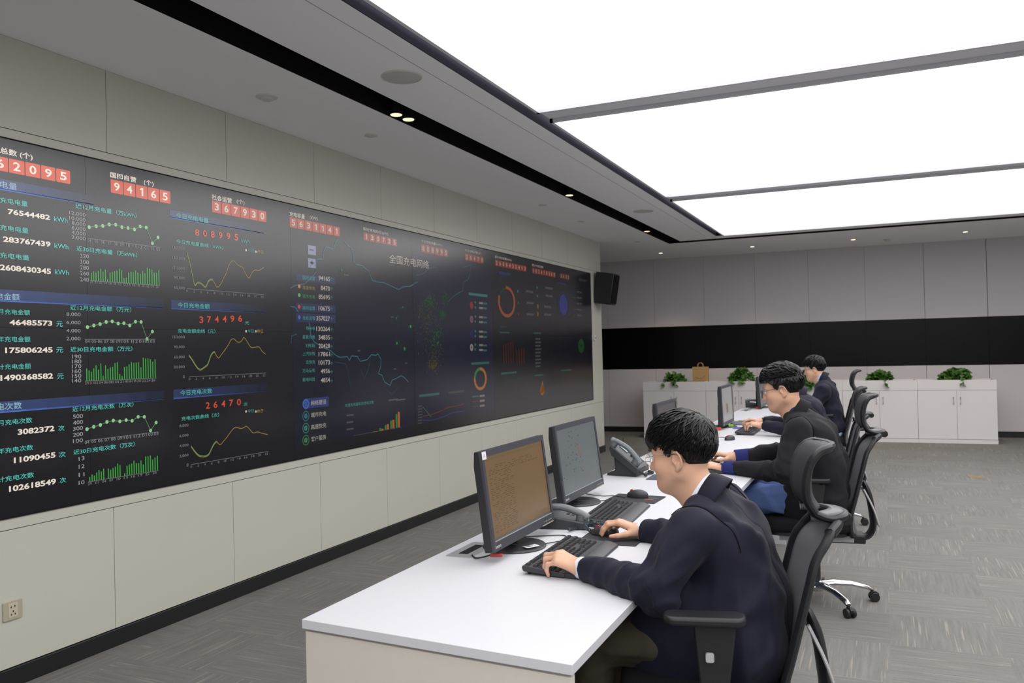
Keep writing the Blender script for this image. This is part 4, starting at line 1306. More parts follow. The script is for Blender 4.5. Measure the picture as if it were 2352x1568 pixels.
def mousepad(lab, x, y, rz, w, d, m, prints=True):
    t = thing('mouse_pad', lab, 'mouse pad', (x, y, DZ), rz, 'mouse pads on the desk')
    obj('mat', MB().prism(rounded(-w / 2, w / 2, -d / 2, d / 2, .006), .0003, .003), m, t)
    if prints:
        rd, gy = mat('red_pad_print', srgb(170, 44, 48), .6), mat('grey_pad_print', srgb(110, 108, 110), .6)
        for n_, (x0, x1, y0, y1, mm) in enumerate(((-.02, .03, .035, .05, rd), (-.03, .035, .012, .02, gy), (.05, .095, -.02, -.006, rd), (.045, .10, .03, .036, gy))):
            obj('print', MB().box(x0, x1, y0, y1, .0029, .0033), mm, t, smooth=0)
    return t


M_PAD = mat('dark_pad_cloth', srgb(44, 44, 48), .8, bump=.3, bscale=700)
mousepad('dark mouse pad under the nearest man\'s right hand', -.985, 3.115, math.radians(2), .235, .19, M_PAD, False)
mousepad('dark mouse pad with red print beside the unused keyboard', -1.13, 3.975, math.radians(-3), .25, .20, M_PAD)
mousepad('corner of a slate mouse pad beyond the telephone', -1.12, 4.66, 0, .235, .19, mat('slate_pad_cloth', srgb(70, 76, 88), .8), False)
mousepad('blue mouse pad beside the third man\'s keyboard', -1.12, 7.60, 0, .23, .19, mat('blue_pad_cloth', srgb(66, 78, 150), .7), False)
mouse('black mouse held under the nearest man\'s right hand', -1.03, 3.17, math.radians(4), DZ + .003)
mouse('black mouse on the pad with red print', -1.13, 4.01, math.radians(-8), DZ + .003)
mouse('black mouse alone on the bare white desk, between second and third man', -1.115, 6.64, math.radians(70))


# telephones
M_PHONE = mat('telephone_plastic', srgb(50, 52, 56), .4, spec=.45)
M_PHONE2 = mat('telephone_grey', srgb(96, 100, 104), .35, spec=.5)


def handset_mb(L=.20):
    m = MB()
    pts = smooth_path([(-L / 2, 0, .0), (-L / 2 + .03, 0, .014), (0, 0, .026), (L / 2 - .03, 0, .014), (L / 2, 0, .0)], 5)
    m.tube(pts, [.022, .024, .024] + [.019] * (len(pts) - 6) + [.024, .024, .022], 12, flat=(1.15, .75))
    m.cyl((-L / 2 + .022, 0, -.018), .025, .028, 18); m.cyl((L / 2 - .022, 0, -.018), .025, .028, 18)
    return m


def coil(path, r, turns, wire=.0022, per=9):
    P = smooth_path(path, 12); n = len(P); m = int(turns * per); out = []
    for i in range(m + 1):
        k = i / m * (n - 1); j = min(int(k), n - 2); c = P[j] * (1 - k + j) + P[j + 1] * (k - j)
        t = P[j + 1] - P[j]; t /= np.linalg.norm(t); s = np.cross(t, (0, 0, 1.0)); s /= np.linalg.norm(s) + 1e-9; w = np.cross(s, t)
        a = 2 * math.pi * i / per; out.append(c + s * r * math.cos(a) + w * r * math.sin(a))
    return MB().tube(out, wire, 5)


def telephone(lab, x, y, rz, flat):
    t = thing('telephone', lab, 'telephone', (x, y, DZ), rz, 'desk telephones')
    if flat:     # low body, handset lying across
        b = MB().prism([(-.10, 0), (.105, 0), (.105, .022), (.09, .032), (-.09, .060), (-.10, .05)], -.09, .09, 'y')
        obj('body', b, M_PHONE, t, bevel=.006)
        h = handset_mb(.205); h.xform(Matrix.Translation((0.0, -.055, .060)) @ Matrix.Rotation(math.radians(9), 4, 'Y')); obj('handset', h, M_PHONE2, t, smooth=50)
        k = MB()
        for i in range(4):
            for j in range(3):
                k.box(.0 + i * .021, .015 + i * .021, .0 + j * .024, .018 + j * .024, .04 - i * .0034, .0465 - i * .0034)
        obj('keypad', k, M_KEY, t, bevel=.001)
    else:        # tilted body on a foot, handset along its left edge
        b = MB().prism([(-.075, .165), (-.058, .178), (.105, .050), (.105, .022), (.085, .018), (-.06, .12)], -.085, .10, 'y')
        obj('body', b, M_PHONE, t, bevel=.006)
        f = MB().prism([(-.055, .12), (-.03, .12), (.075, .03), (.08, .0), (-.10, .0), (-.10, .014), (-.05, .03)], -.06, .075, 'y'); obj('stand', f, M_PHONE, t, bevel=.005)
        T_ = Matrix.Translation((.018, -.055, .142)) @ Matrix.Rotation(math.radians(38), 4, 'Y')
        h = handset_mb(.215); h.xform(T_); obj('handset', h, M_PHONE2, t, smooth=50)
        T_ = Matrix.Translation((.02, .035, .1195)) @ Matrix.Rotation(math.radians(38), 4, 'Y')
        k = MB()
        for i in range(4):
            for j in range(3):
                k.box(.005 + i * .020, .019 + i * .020, -.03 + j * .024, -.012 + j * .024, 0, .006)
        k.xform(T_); obj('keypad', k, M_KEY, t, bevel=.001)
        d = MB().box(-.075, -.018, -.035, .05, -.001, .002); d.xform(T_); obj('display', d, mat('phone_display', srgb(150, 160, 160), .25), t, smooth=0)
        obj('antenna', MB().cyl((-.05, .09, .15), .003, .055, 8), M_PHONE, t)
        obj('handset_cord', coil([(.105, -.06, .03), (.135, -.05, .012), (.12, .0, .01), (.14, .06, .012), (.10, .10, .012)], .006, 26), M_PHONE, t)
    return t


telephone('low black telephone between the amber monitor and the unused keyboard', -1.245, 3.30, math.radians(10), True)
telephone('grey telephone propped upright beyond the second monitor', -1.39, 4.71, math.radians(-4), False)
telephone('black telephone far down the desk before the last monitor', -1.41, 10.16, math.radians(10), True)
o = obj('coiled_cord', coil([(-1.185, 3.17, .762), (-1.16, 3.23, .762), (-1.13, 3.27, .764), (-1.095, 3.25, .764), (-1.075, 3.20, .762), (-1.10, 3.18, .764), (-1.13, 3.215, .776), (-1.105, 3.26, .778), (-1.065, 3.235, .764),
                             (-1.045, 3.265, .762), (-1.075, 3.295, .764), (-1.115, 3.30, .766), (-1.14, 3.335, .766), (-1.165, 3.31, .764)], .0068, 92, .0017, 8), mat('slate_cord', srgb(58, 64, 76), .35, spec=.5), smooth=60)
tag(o, 'tangled dark coiled telephone cord between the two keyboards', 'cord')

# cables, plugs and paper
M_CABLE = mat('black_cable', srgb(40, 40, 43), .5)
for nm, pts, lab in (('cable', [(-1.30, 2.83, .775), (-1.27, 2.86, .762), (-1.20, 2.93, .757), (-1.155, 3.0, .755), (-1.125, 2.93, .762)], 'thin black cable from the amber monitor\'s foot to its keyboard'),
                     ('cable', [(-1.36, 3.0, .754), (-1.27, 3.06, .754), (-1.18, 3.10, .754), (-1.14, 3.02, .758)], 'thin black cable lying behind the nearest keyboard'),
                     ('cable', [(-1.38, 3.75, .77), (-1.30, 3.83, .757), (-1.24, 3.86, .756), (-1.20, 3.78, .764)], 'lower black cable from the second monitor to the unused keyboard'),
                     ('cable', [(-1.38, 3.85, .79), (-1.30, 3.93, .764), (-1.24, 3.99, .757), (-1.18, 3.96, .757)], 'upper black cable running to the mouse on the printed pad'),
                     ('cable', [(-1.40, 4.82, .755), (-1.36, 4.90, .79), (-1.30, 4.92, .80), (-1.28, 4.86, .765), (-1.30, 4.80, .755)], 'looped black cable beside the upright telephone'),
                     ('cable', [(-1.13, 6.69, .757), (-1.19, 6.78, .754), (-1.32, 6.80, .754), (-1.40, 6.95, .754)], 'thin cable trailing from the lone mouse')):
    o = obj(nm, MB().tube(smooth_path(pts, 8), .0022, 7), M_CABLE); tag(o, lab, 'cable', 'thin cables on the desk')
for x, y, z, c, lab in ((-1.27, 2.66, .772, (176, 60, 56), 'small red plug under the amber monitor'), (-1.36, 3.57, .772, (176, 60, 56), 'small red plug under the second monitor'),
                        (-1.33, 7.36, .765, (214, 62, 56), 'red plug beside the edge-on monitor\'s foot'), (-1.27, 7.64, .765, (140, 206, 60), 'bright green plug beside the edge-on monitor\'s foot'),
                        (-1.33, 9.86, .765, (214, 62, 56), 'red plug beside the far telephone')):
    t = thing('cable_plug', lab, 'plug', (x, y, DZ), .3, 'coloured plugs on the desk')
    big = .011 if y > 7 else .006
    obj('plug_body', MB().box(-.022, .022, -big, big, z - DZ - big, z - DZ + big), mat('plug_%d_%d' % c[:2], srgb(*c), .5), t, bevel=.002)
    obj('lead', MB().tube(smooth_path([(-.022, 0, z - DZ), (-.05, .01, .012), (-.08, .03, .004), (-.10, .07, .004)], 5), .003, 6), M_CABLE, t)
t = thing('paper_tag', 'small white printed tag lying on the amber monitor\'s foot', 'tag', (-1.215, 2.845, DZ + .0145), math.radians(62))
obj('paper', MB().grid(lambda u, v: ((u - .5) * .058, (v - .5) * .030, .0012 + .005 * (u - .5) ** 2), 6, 2), mat('white_paper', srgb(228, 228, 230), .7), t, thick=.0006)
p_ = MB()
for k in range(3):
    p_.box(-.022, .018 - .008 * k, -.008 + .007 * k, -.0055 + .007 * k, .0026, .003)
obj('printed_lines', p_, mat('grey_print', srgb(120, 120, 128), .6), t, smooth=0)
t = thing('document_tray', 'grey flat folder lying beyond the edge-on monitor', 'folder', (-1.22, 8.02, DZ), .1)
obj('cover', MB().prism(rounded(-.11, .11, -.16, .16, .008), 0, .012), mat('grey_folder', srgb(96, 98, 104), .5), t, bevel=.002)
obj('clip', MB().box(-.05, .05, .12, .145, .012, .02), M_STEEL, t, bevel=.002)

fp = at_z(2240, 1095, 0)
t = thing('floor_box', 'brass floor box set in the carpet beyond the chairs', 'floor box', (fp[0], fp[1], 0), .05)
obj('lid', MB().prism(rounded(-.06, .06, -.06, .06, .008), 0, .004), mat('dull_brass', srgb(172, 152, 92), .45, metal=.5), t, bevel=.001)
obj('lid_handle', MB().box(-.02, .02, -.045, -.035, .004, .006), M_STEEL, t, bevel=.0008)
# ---------------------------------------------------------------- smooth organic surfaces
F4 = np.float32


def sm_min(a, b, k):
    h = np.maximum(k - np.abs(a - b), 0) / k
    return np.minimum(a, b) - h * h * k * F4(.25)


def sm_max(a, b, k):
    return -sm_min(-a, -b, k)


def cone(p, a, b, ra, rb):
    a = np.asarray(a, F4); d = np.asarray(b, F4) - a; q = p - a
    h = np.clip(q @ d / F4(max(float(d @ d), 1e-9)), 0, 1)
    q = q - h[:, None] * d
    return np.sqrt(np.einsum('ij,ij->i', q, q)) - (F4(ra) + h * F4(rb - ra))


def ball(p, c, r):
    q = p - np.asarray(c, F4); return np.sqrt(np.einsum('ij,ij->i', q, q)) - F4(r)


def ell(p, c, r):
    q = p - np.asarray(c, F4); r = np.asarray(r, F4)
    k0 = np.sqrt(((q / r) ** 2).sum(1)); k1 = np.sqrt(((q / (r * r)) ** 2).sum(1)) + F4(1e-9)
    return k0 * (k0 - 1) / k1


def folds(p, seed, amp, f0=26.0, f1=60.0, n=5):
    """soft cloth creases: warped ridges in a few directions"""
    rr = np.random.RandomState(seed); o = np.zeros(len(p), F4)
    for i in range(n):
        k = rr.normal(size=3); k /= np.linalg.norm(k); k *= rr.uniform(f0, f1)
        w = rr.normal(size=3) * 11
        o += (F4(.5) + F4(.5) * np.sin((p @ k.astype(F4)) + F4(1.6) * np.sin(p @ w.astype(F4) + F4(rr.uniform(0, 6))))) ** 4 - F4(.15)
    return o * F4(-amp / n * 2)


def skin_surface(fn, lo, hi, h):
    """polygon surface of fn = 0 (surface nets); fine samples only near the surface"""
    lo = np.asarray(lo, float); n = (np.ceil((np.asarray(hi, float) - lo) / (4 * h)).astype(int) + 1)

    def ev(P):
        out = np.empty(len(P), F4)
        for i in range(0, len(P), 400000):
            out[i:i + 400000] = fn(P[i:i + 400000])
        return out
    gx = [lo[a] + 4 * h * (np.arange(n[a]) + .375) for a in range(3)]
    G = np.stack(np.meshgrid(*gx, indexing='ij'), -1).reshape(-1, 3).astype(F4)
    Cc = ev(G).reshape(n)
    act = np.abs(Cc) < 4 * h * 1.6
    S = np.repeat(np.repeat(np.repeat(Cc, 4, 0), 4, 1), 4, 2)
    A = np.argwhere(np.repeat(np.repeat(np.repeat(act, 4, 0), 4, 1), 4, 2)).astype(np.int32)
    S[A[:, 0], A[:, 1], A[:, 2]] = ev((lo + A * h).astype(F4))
    I = S < 0
    cnt = np.zeros(np.array(S.shape) - 1, np.uint8)
    for a in (0, 1):
        for b in (0, 1):
            for c in (0, 1):
                cnt += I[a:S.shape[0] - 1 + a, b:S.shape[1] - 1 + b, c:S.shape[2] - 1 + c]
    cell = np.argwhere((cnt > 0) & (cnt < 8))
    idx = np.full(cnt.shape, -1, np.int32); idx[cell[:, 0], cell[:, 1], cell[:, 2]] = np.arange(len(cell))
    acc = np.zeros((len(cell), 3)); num = np.zeros(len(cell))
    cor = [(a, b, c) for a in (0, 1) for b in (0, 1) for c in (0, 1)]
    for p in cor:
        for ax in range(3):
            if p[ax]:
                continue
            q = list(p); q[ax] = 1
            s0 = S[cell[:, 0] + p[0], cell[:, 1] + p[1], cell[:, 2] + p[2]]; s1 = S[cell[:, 0] + q[0], cell[:, 1] + q[1], cell[:, 2] + q[2]]
            m = (s0 < 0) != (s1 < 0); t = np.where(m, s0 / np.where(m, s0 - s1, 1), 0)
            e = np.tile(np.array(p, float), (len(cell), 1)); e[:, ax] += t
            acc += e * m[:, None]; num += m
    V = lo + (cell + acc / num[:, None]) * h
    Fs = []
    for ax in range(3):
        u, v = (ax + 1) % 3, (ax + 2) % 3
        sl = [slice(None)] * 3; sl[ax] = slice(0, -1); s2 = list(sl); s2[ax] = slice(1, None)
        D = I[tuple(sl)] != I[tuple(s2)]
        e = np.argwhere(D); e = e[(e[:, u] > 0) & (e[:, v] > 0) & (e[:, u] < cnt.shape[u]) & (e[:, v] < cnt.shape[v])]
        ins = I[e[:, 0], e[:, 1], e[:, 2]]
        q = []
        for du, dv in ((-1, -1), (0, -1), (0, 0), (-1, 0)):
            c = e.copy(); c[:, u] += du; c[:, v] += dv; q.append(idx[c[:, 0], c[:, 1], c[:, 2]])
        q = np.stack(q, 1); q[~ins] = q[~ins][:, ::-1]
        Fs.append(q)
    Q = np.concatenate(Fs); return V, Q[(Q >= 0).all(1)]


def surf_obj(name, VF, m, parent, origin, relax=1):
    V, Q = VF
    for _ in range(relax):
        e = np.concatenate([Q[:, [0, 1]], Q[:, [1, 2]], Q[:, [2, 3]], Q[:, [3, 0]]])
        s = np.zeros_like(V); c = np.zeros(len(V))
        for a in (0, 1):
            for ax in range(3):
                s[:, ax] += np.bincount(e[:, a], V[e[:, 1 - a], ax], len(V))
            c += np.bincount(e[:, a], minlength=len(V))
        V = V * .6 + .4 * s / np.maximum(c, 1)[:, None]
    me = bpy.data.meshes.new(name)
    me.vertices.add(len(V)); me.vertices.foreach_set('co', (V - np.asarray(origin)).astype(F4).ravel())
    me.loops.add(len(Q) * 4); me.loops.foreach_set('vertex_index', Q.astype(np.int32).ravel())
    me.polygons.add(len(Q)); me.polygons.foreach_set('loop_start', np.arange(0, len(Q) * 4, 4, dtype=np.int32))
    me.polygons.foreach_set('use_smooth', np.ones(len(Q), bool))
    me.update(calc_edges=True); me.validate()
    me.materials.append(m)
    o = bpy.data.objects.new(name, me); COL.objects.link(o); o.parent = parent
    return o


# ---------------------------------------------------------------- people
def head_sdf(p):
    """p in head space: forward, left, up from the point between the ears"""
    q = p.copy(); q[:, 1] = np.abs(q[:, 1]); f, l, u = q[:, 0], q[:, 1], q[:, 2]
    d = ell(q, (-.008, 0, .045), (.098, .075, .090))
    d = sm_min(d, ell(q, (.042, 0, .045), (.054, .062, .060)), .03)
    d = sm_min(d, ell(q, (.034, 0, -.028), (.061, .062, .074)), .03)
    d = sm_min(d, cone(q, (.0, .050, -.042), (.060, .024, -.084), .026, .020), .03)
    d = sm_min(d, ball(q, (.071, .0, -.088), .021), .03)
    d = sm_min(d, ball(q, (.058, .043, -.022), .024), .03)
    d = sm_min(d, cone(q, (.091, .012, .026), (.074, .050, .029), .008, .010), .018)
    d = sm_max(d, -ball(q, (.106, .032, .006), .0165), .014)
    d = sm_min(d, cone(q, (.088, 0, .016), (.112, 0, -.028), .008, .0105), .014)
    d = sm_min(d, ball(q, (.101, .0125, -.033), .0078), .008)
    d = sm_min(d, cone(q, (.096, 0, -.055), (.084, .021, -.0595), .006, .004), .006)
    d = sm_min(d, cone(q, (.094, 0, -.0675), (.083, .019, -.0645), .007, .005), .006)
    d = sm_max(d, -cone(q, (.104, 0, -.0612), (.086, .026, -.0612), .002, .002), .003)
    d = sm_min(d, ball(q, (.081, .032, .004), .0135), .004)
    # ear
    ef, eu = f + .014 - .18 * u, u - .002
    r2 = np.sqrt((ef / F4(.6)) ** 2 + eu ** 2)
    b = l - F4(.0815) + F4(.38) * ef
    ring = np.sqrt(((r2 - F4(.0265)) * F4(.7)) ** 2 + b ** 2) - F4(.0046)
    plate = np.maximum((r2 - F4(.026)) * F4(.7), np.abs(b + F4(.006)) - F4(.004))
    plate = sm_max(plate, -ball(q, (-.008, .086, -.002), .0105), .005)
    e = sm_min(ring, plate, .004)
    e = sm_min(e, cone(q, (-.016, .080, -.010), (-.010, .078, -.030), .006, .0072), .006)
    e = sm_min(e, ball(q, (.004, .077, -.002), .0055), .006)
    return sm_min(d, e, .006)


HAIRLINE = ([-.14, -.070, -.045, -.026, .006, .013, .024, .036, .050, .062, .14], [-.082, -.074, -.040, .018, .036, .012, .008, .034, .044, .056, .054])


def hair_base(q):
    d = ell(q, (-.008, 0, .045), (.098, .0755, .090))
    return sm_min(d, ell(q, (.042, 0, .045), (.054, .062, .060)), .03)


def hair_sdf(p, fringe, top, seed):
    q = p.copy(); f, l, u = p[:, 0], p[:, 1], p[:, 2]
    L = np.interp(f, *HAIRLINE).astype(F4)
    L = np.where(f > .05, L - F4(fringe) * np.clip((f - .05) / .03, 0, 1), L)
    t = np.interp(u, [-.09, -.02, .03, .07, .12], [.001, .004, .007, .012, top]).astype(F4)
    t = t + np.clip((f - .03) / .06, 0, 1) * F4(.002) * (u > .05)
    d = hair_base(q) - t
    w = np.arctan2(l, f + .045)
    d = d + F4(.0035) * np.sin(w * 17 + 9 * np.sin(u * 60 + seed)) * np.sin(u * 95 + 3 * w + seed) * np.clip((u - .04) / .04, 0, 1)
    return sm_max(d, (L - u) * F4(.8), .008)


def locks(n, fringe, top, seed, mode):
    rr = random.Random(seed); m = MB()
    for _ in range(n):
        th = rr.uniform(-math.pi, math.pi); ph = rr.uniform(0, 1) ** .75 * 1.55
        d = np.array((math.sin(ph) * math.cos(th), math.sin(ph) * math.sin(th), math.cos(ph)))
        p = np.array((-.008, 0, .045)) + d * np.array((.098, .0755, .090))
        p[0] += .012 * max(0, d[0])
        if p[2] < np.interp(p[0], *HAIRLINE) + .022:
            continue
        pts = []; crown = np.array((-.050, -.012, .128))
        bend = rr.gauss(0, .4); wild = 1.0 if rr.random() < .12 and p[2] > .10 else 0.0
        for s in range(7):
            rel = (p - np.array((-.008, 0, .045))) / np.array((.106, .080, .094)); r = np.linalg.norm(rel); nrm = rel / np.array((.106, .080, .094)); nrm /= np.linalg.norm(nrm)
            t = np.interp(p[2], [-.09, -.02, .03, .07, .12], [.001, .004, .008, .014, top + .002]) + (.002 if p[0] > .05 and p[2] > .05 else 0)
            base = np.array((-.008, 0, .045)) + rel / r * np.array((.098 + (.012 if rel[0] > 0 else 0), .0755, .090))
            pts.append(base + nrm * (t + wild * s * .0012 + .0045 * math.sin(math.pi * s / 6) + (rr.uniform(0, .004) if s == 0 else 0) - (.004 if s == 0 else 0)))
            g = p - crown; g = g / (np.linalg.norm(g) + 1e-6)
            if mode == 'swept':
                g = np.array((.9, -.75, .0)) if p[2] > .07 else np.array((-.4, 0, -.9))
            g = g + np.array((.25, 0, -.30 if p[2] < .09 else 0)) + np.cross(nrm, g) * (bend + .25 * math.sin(s * 1.1 + seed))
            g -= nrm * (g @ nrm); g /= np.linalg.norm(g) + 1e-6
            p = p + g * .0095
            if p[2] < np.interp(p[0], *HAIRLINE) - fringe * (p[0] > .05) + (.003 if p[0] < .05 else -.004):
                break
        if len(pts) > 3:
            k = len(pts); w = rr.uniform(.0022, .0042)
            m.tube(pts, [w * (.5 + .5 * math.sin(math.pi * min(1, .25 + i / k))) * (1 - (i / k) ** 3) + .0004 for i in range(k)], 6, flat=(1.5, .6))
    return m


def frame_of(fwd, up):
    f = np.array(fwd, float); f /= np.linalg.norm(f); u = np.array(up, float); l = np.cross(u, f); l /= np.linalg.norm(l); u = np.cross(f, l)
    return np.stack([f, l, u])       # rows: forward, left, up


def hand_bones(wrist, a, n, side, curl, spread=0.0, thumb=(.62, .70, -.30), tcurl=25, s=1.0):
    """capsules of a hand: a towards the knuckles, n out of the back of the hand, side +1 when the thumb lies along n x a"""
    a = np.array(a, float); a /= np.linalg.norm(a); n = np.array(n, float); n -= a * (a @ n); n /= np.linalg.norm(n)
    t = np.cross(n, a) * side; W = np.array(wrist, float); out = []

    def P(fa, ft, fn):
        return W + (a * fa + t * ft + n * fn) * s
    mcp = [(.088, .027, .004), (.093, .007, .007), (.087, -.014, .005), (.077, -.033, .0)]
    ln = [(.043, .026, .021), (.047, .030, .022), (.043, .028, .022), (.034, .021, .019)]
    rad = [(.0098, .0088, .0080, .0070), (.0100, .0090, .0082, .0072), (.0096, .0086, .0078, .0070), (.0086, .0077, .0070, .0063)]
    for i in range(4):
        M = P(*mcp[i])
        out.append((P(.0, mcp[i][1] * .55, -.002), M, .0145 * s, .0118 * s, .016))
        c = curl[i]; ang = 0.0; pt = M; fan = (mcp[i][1] / .03) * spread
        for j in range(3):
            ang += math.radians(c[j])
            d = (a * math.cos(fan) + t * math.sin(fan)) * math.cos(ang) - n * math.sin(ang)
            q = pt + d * ln[i][j] * s
            out.append((pt, q, rad[i][j] * s, rad[i][j + 1] * s, .005 if j else .007)); pt = q
    b = P(.018, .026, -.008); out.append((P(.0, .012, -.004), b, .014 * s, .0145 * s, .016))
    d = a * thumb[0] + t * thumb[1] + n * thumb[2]; d /= np.linalg.norm(d)
    q = b + d * .040 * s; out.append((b, q, .0145 * s, .0112 * s, .012))
    for j, L in enumerate((.032, .026)):
        d = d * math.cos(math.radians(tcurl)) + (a * .8 - t * .6) * math.sin(math.radians(tcurl)); d /= np.linalg.norm(d)
        e = q + d * L * s; out.append((q, e, (.0110, .0098)[j] * s, (.0098, .0082)[j] * s, .006)); q = e
    out.append((P(-.05, 0, 0), P(.012, 0, -.001), .024 * s, .0225 * s, .02))
    return out


SKIN = mat('skin', srgb(214, 168, 141), .5, spec=.35, vary=.05, vscale=40, sss=.06)
M_HAIR = mat('black_hair', srgb(24, 23, 25), .45, spec=.4)
M_NAVY = mat('navy_suit_cloth', srgb(24, 24, 42), .72, spec=.25, sheen=.06, bump=.25, bscale=900)
M_BLACKSUIT = mat('black_suit_cloth', srgb(28, 28, 32), .8, spec=.2, sheen=.05, bump=.25, bscale=900)
M_SEAM = mat('seam_thread', srgb(14, 14, 20), .9, spec=.1)
M_SHIRT = mat('white_shirt', srgb(224, 230, 242), .8, spec=.2)
M_BLUESHIRT = mat('light_blue_shirt', srgb(176, 198, 228), .8, spec=.2)
M_SWEAT = mat('blue_knit', srgb(48, 54, 112), .9, spec=.15, bump=.4, bscale=600)
M_OLIVE = mat('olive_trousers', srgb(72, 68, 57), .85, spec=.15, bump=.3, bscale=800)
M_JEAN = mat('blue_jeans', srgb(88, 110, 160), .85, spec=.15, vary=.22, vscale=14, bump=.4, bscale=900)
M_DARKTR = mat('dark_trousers', srgb(40, 42, 54), .85, spec=.15)
M_SHOE = mat('black_shoe_leather', srgb(26, 25, 25), .35)
M_GOLD = mat('pale_gold_metal', srgb(206, 192, 160), .25, metal=.9)
M_DARKM = mat('dark_spectacle_frame', srgb(38, 38, 44), .35, spec=.5)
M_LENS = mat('spectacle_lens', (1, 1, 1, 1), .03, spec=.6, alpha=.10)


def person(label, base, J, jacket, cuffm, collarm, trousers, h, fringe=.012, top=.026, hmode='whorl', seed=1, glasses=None, cuff_len=.02, nlocks=900, watch=False, face=1.0, detail=True):
    """J: world positions of the joints; the man faces -x"""
    root = thing('person', label, 'person', base)
    org = np.array(base, float)
    Hc = np.array(J['head'], float); R = frame_of(J['face'], J['crown']); hs = J.get('hscale', 1.0)
    N, Cc, Wc, Pc = [np.array(J[k], float) for k in ('neck', 'chest', 'waist', 'pelvis')]
    SL, SR, EL, ER, WL, WR = [np.array(J[k], float) for k in ('shl', 'shr', 'ell', 'elr', 'wrl', 'wrr')]
    lat = SL - SR; lat /= np.linalg.norm(lat)
    KL, KR, AL, AR = [np.array(J[k], float) for k in ('knl', 'knr', 'anl', 'anr')]
    HL, HR = Pc + lat * .085, Pc - lat * .085
    hands = [b for k in ('handl', 'handr') for b in J[k]]

    def tohead(p):
        return (((p - Hc.astype(F4)) @ R.T.astype(F4)) / F4(hs)).astype(F4)

    def fromhead(q):
        return Hc + (np.asarray(q, float) * hs) @ R
    nk0 = fromhead((-.022, 0, -.05))

    def body(p):
        q = tohead(p); d = head_sdf(q) * F4(hs)
        d = sm_min(d, cone(p, nk0, N, .056 * hs, .060), .03)
        d = sm_min(d, cone(p, fromhead((.03, 0, -.085)), N + (0, 0, -.02), .03, .045), .04)
        b = cone(p, SL, SR, .045, .045)
        for s in (1, -1):
            b = sm_min(b, cone(p, Cc + lat * s * .07, Wc + lat * s * .05, .085, .085), .05)
            b = sm_min(b, cone(p, Wc + lat * s * .05, Pc + lat * s * .07, .085, .095), .05)
        b = sm_min(b, cone(p, N, Cc, .05, .08), .04)
        for S_, E_, W_ in ((SL, EL, WL), (SR, ER, WR)):
            b = sm_min(b, cone(p, S_, E_, .045, .038), .02); b = sm_min(b, cone(p, E_, W_, .038, .026), .02)
        for H_, K_, A_ in ((HL, KL, AL), (HR, KR, AR)):
            b = sm_min(b, cone(p, H_, K_, .062, .045), .03); b = sm_min(b, cone(p, K_, A_, .042, .03), .02)
        d = sm_min(d, b, .03)
        for a, c, ra, rb, k in hands:
            d = sm_min(d, cone(p, a, c, ra, rb), k)
        return d
    pts = np.array([Hc + (0, 0, .17), Hc, N, SL, SR, EL, ER, WL, WR, KL, KR, AL, AR, Pc] + [b[1] for b in hands])
    surf_obj('body', skin_surface(body, pts.min(0) - .13, pts.max(0) + .13, h), SKIN, root, org, 1)

    # hair: cap plus locks, built in head space
    def hr(p):
        return hair_sdf(tohead(p), fringe, top, seed) * F4(hs)
    ho = surf_obj('hair', skin_surface(hr, Hc - .2, Hc + .24, max(.003, h * .8)), M_HAIR, root, org, 1)
    if detail:
        lk = locks(nlocks, fringe, top, seed, hmode); lk.v = [tuple(fromhead(v) - org) for v in lk.v]
        lo = obj('hair_locks', lk, M_HAIR, ho, smooth=80)
    for s in (1, -1):
        eb = MB().tube([fromhead(q) - org for q in ((.0985, s * .012, .026), (.097, s * .026, .032), (.088, s * .042, .031), (.078, s * .052, .026))], [.0022, .0032, .0028, .001], 6, flat=(1, 1))
        obj('eyebrow', eb, M_HAIR, root)
        ey = MB().sphere((0, 0, 0), .0128 * hs, 10); ey.v = [tuple(np.array(v) + fromhead((.0842, s * .032, .0045)) - org) for v in ey.v]
        eo = obj('eye', ey, mat('eye_white', srgb(222, 216, 210), .2), root)
        ir = MB().sphere((0, 0, 0), .0066 * hs, 8); ir.v = [tuple(np.array(v) + fromhead((.0912, s * .032, .0035)) - org) for v in ir.v]
        obj('iris', ir, mat('dark_iris', srgb(40, 28, 22), .15), eo)
    if glasses:
        g = bpy.data.objects.new('spectacles', None); COL.objects.link(g); g.parent = root
        fr = MB(); X = lambda q: fromhead(q) - org
        for s in (1, -1):
            ring = [X((.1135 - .10 * max(0, abs(.034 + .0245 * math.cos(a)) - .034), s * (.034 + .0245 * math.cos(a)), -.002 + .0225 * math.sin(a))) for a in [2 * math.pi * i / 28 for i in range(28)]]
            fr.tube(ring, .0011 * hs if glasses is M_GOLD else .0016 * hs, 6, closed=True)
            cen = np.mean(ring, 0)
            ln = MB().add([cen] + list(ring), [(0, 1 + i, 1 + (i + 1) % 28) for i in range(28)])
            obj('lens', ln, M_LENS, g)
            fr.tube([X((.108, s * .058, .008)), X((.100, s * .068, .012)), X((.06, s * .0765, .017)), X((.012, s * .081, .021))], .0013 * hs, 6)
            tp = MB().tube([X(q) for q in ((.016, s * .0808, .0207), (-.012, s * .083, .022), (-.030, s * .0835, .010), (-.038, s * .081, -.006))], .0018 * hs, 6)
            obj('temple_tip', tp, M_DARKM, g)
            fr.tube([X((.112, s * .011, .002)), X((.1125, 0, .006))], .0012 * hs, 6)
        obj('frame', fr, glasses, g)

    # jacket
    cuff = {}
    for key, E_, W_ in (('l', EL, WL), ('r', ER, WR)):
        d = (W_ - E_) / np.linalg.norm(W_ - E_); cuff[key] = (W_ - d * cuff_len, d)

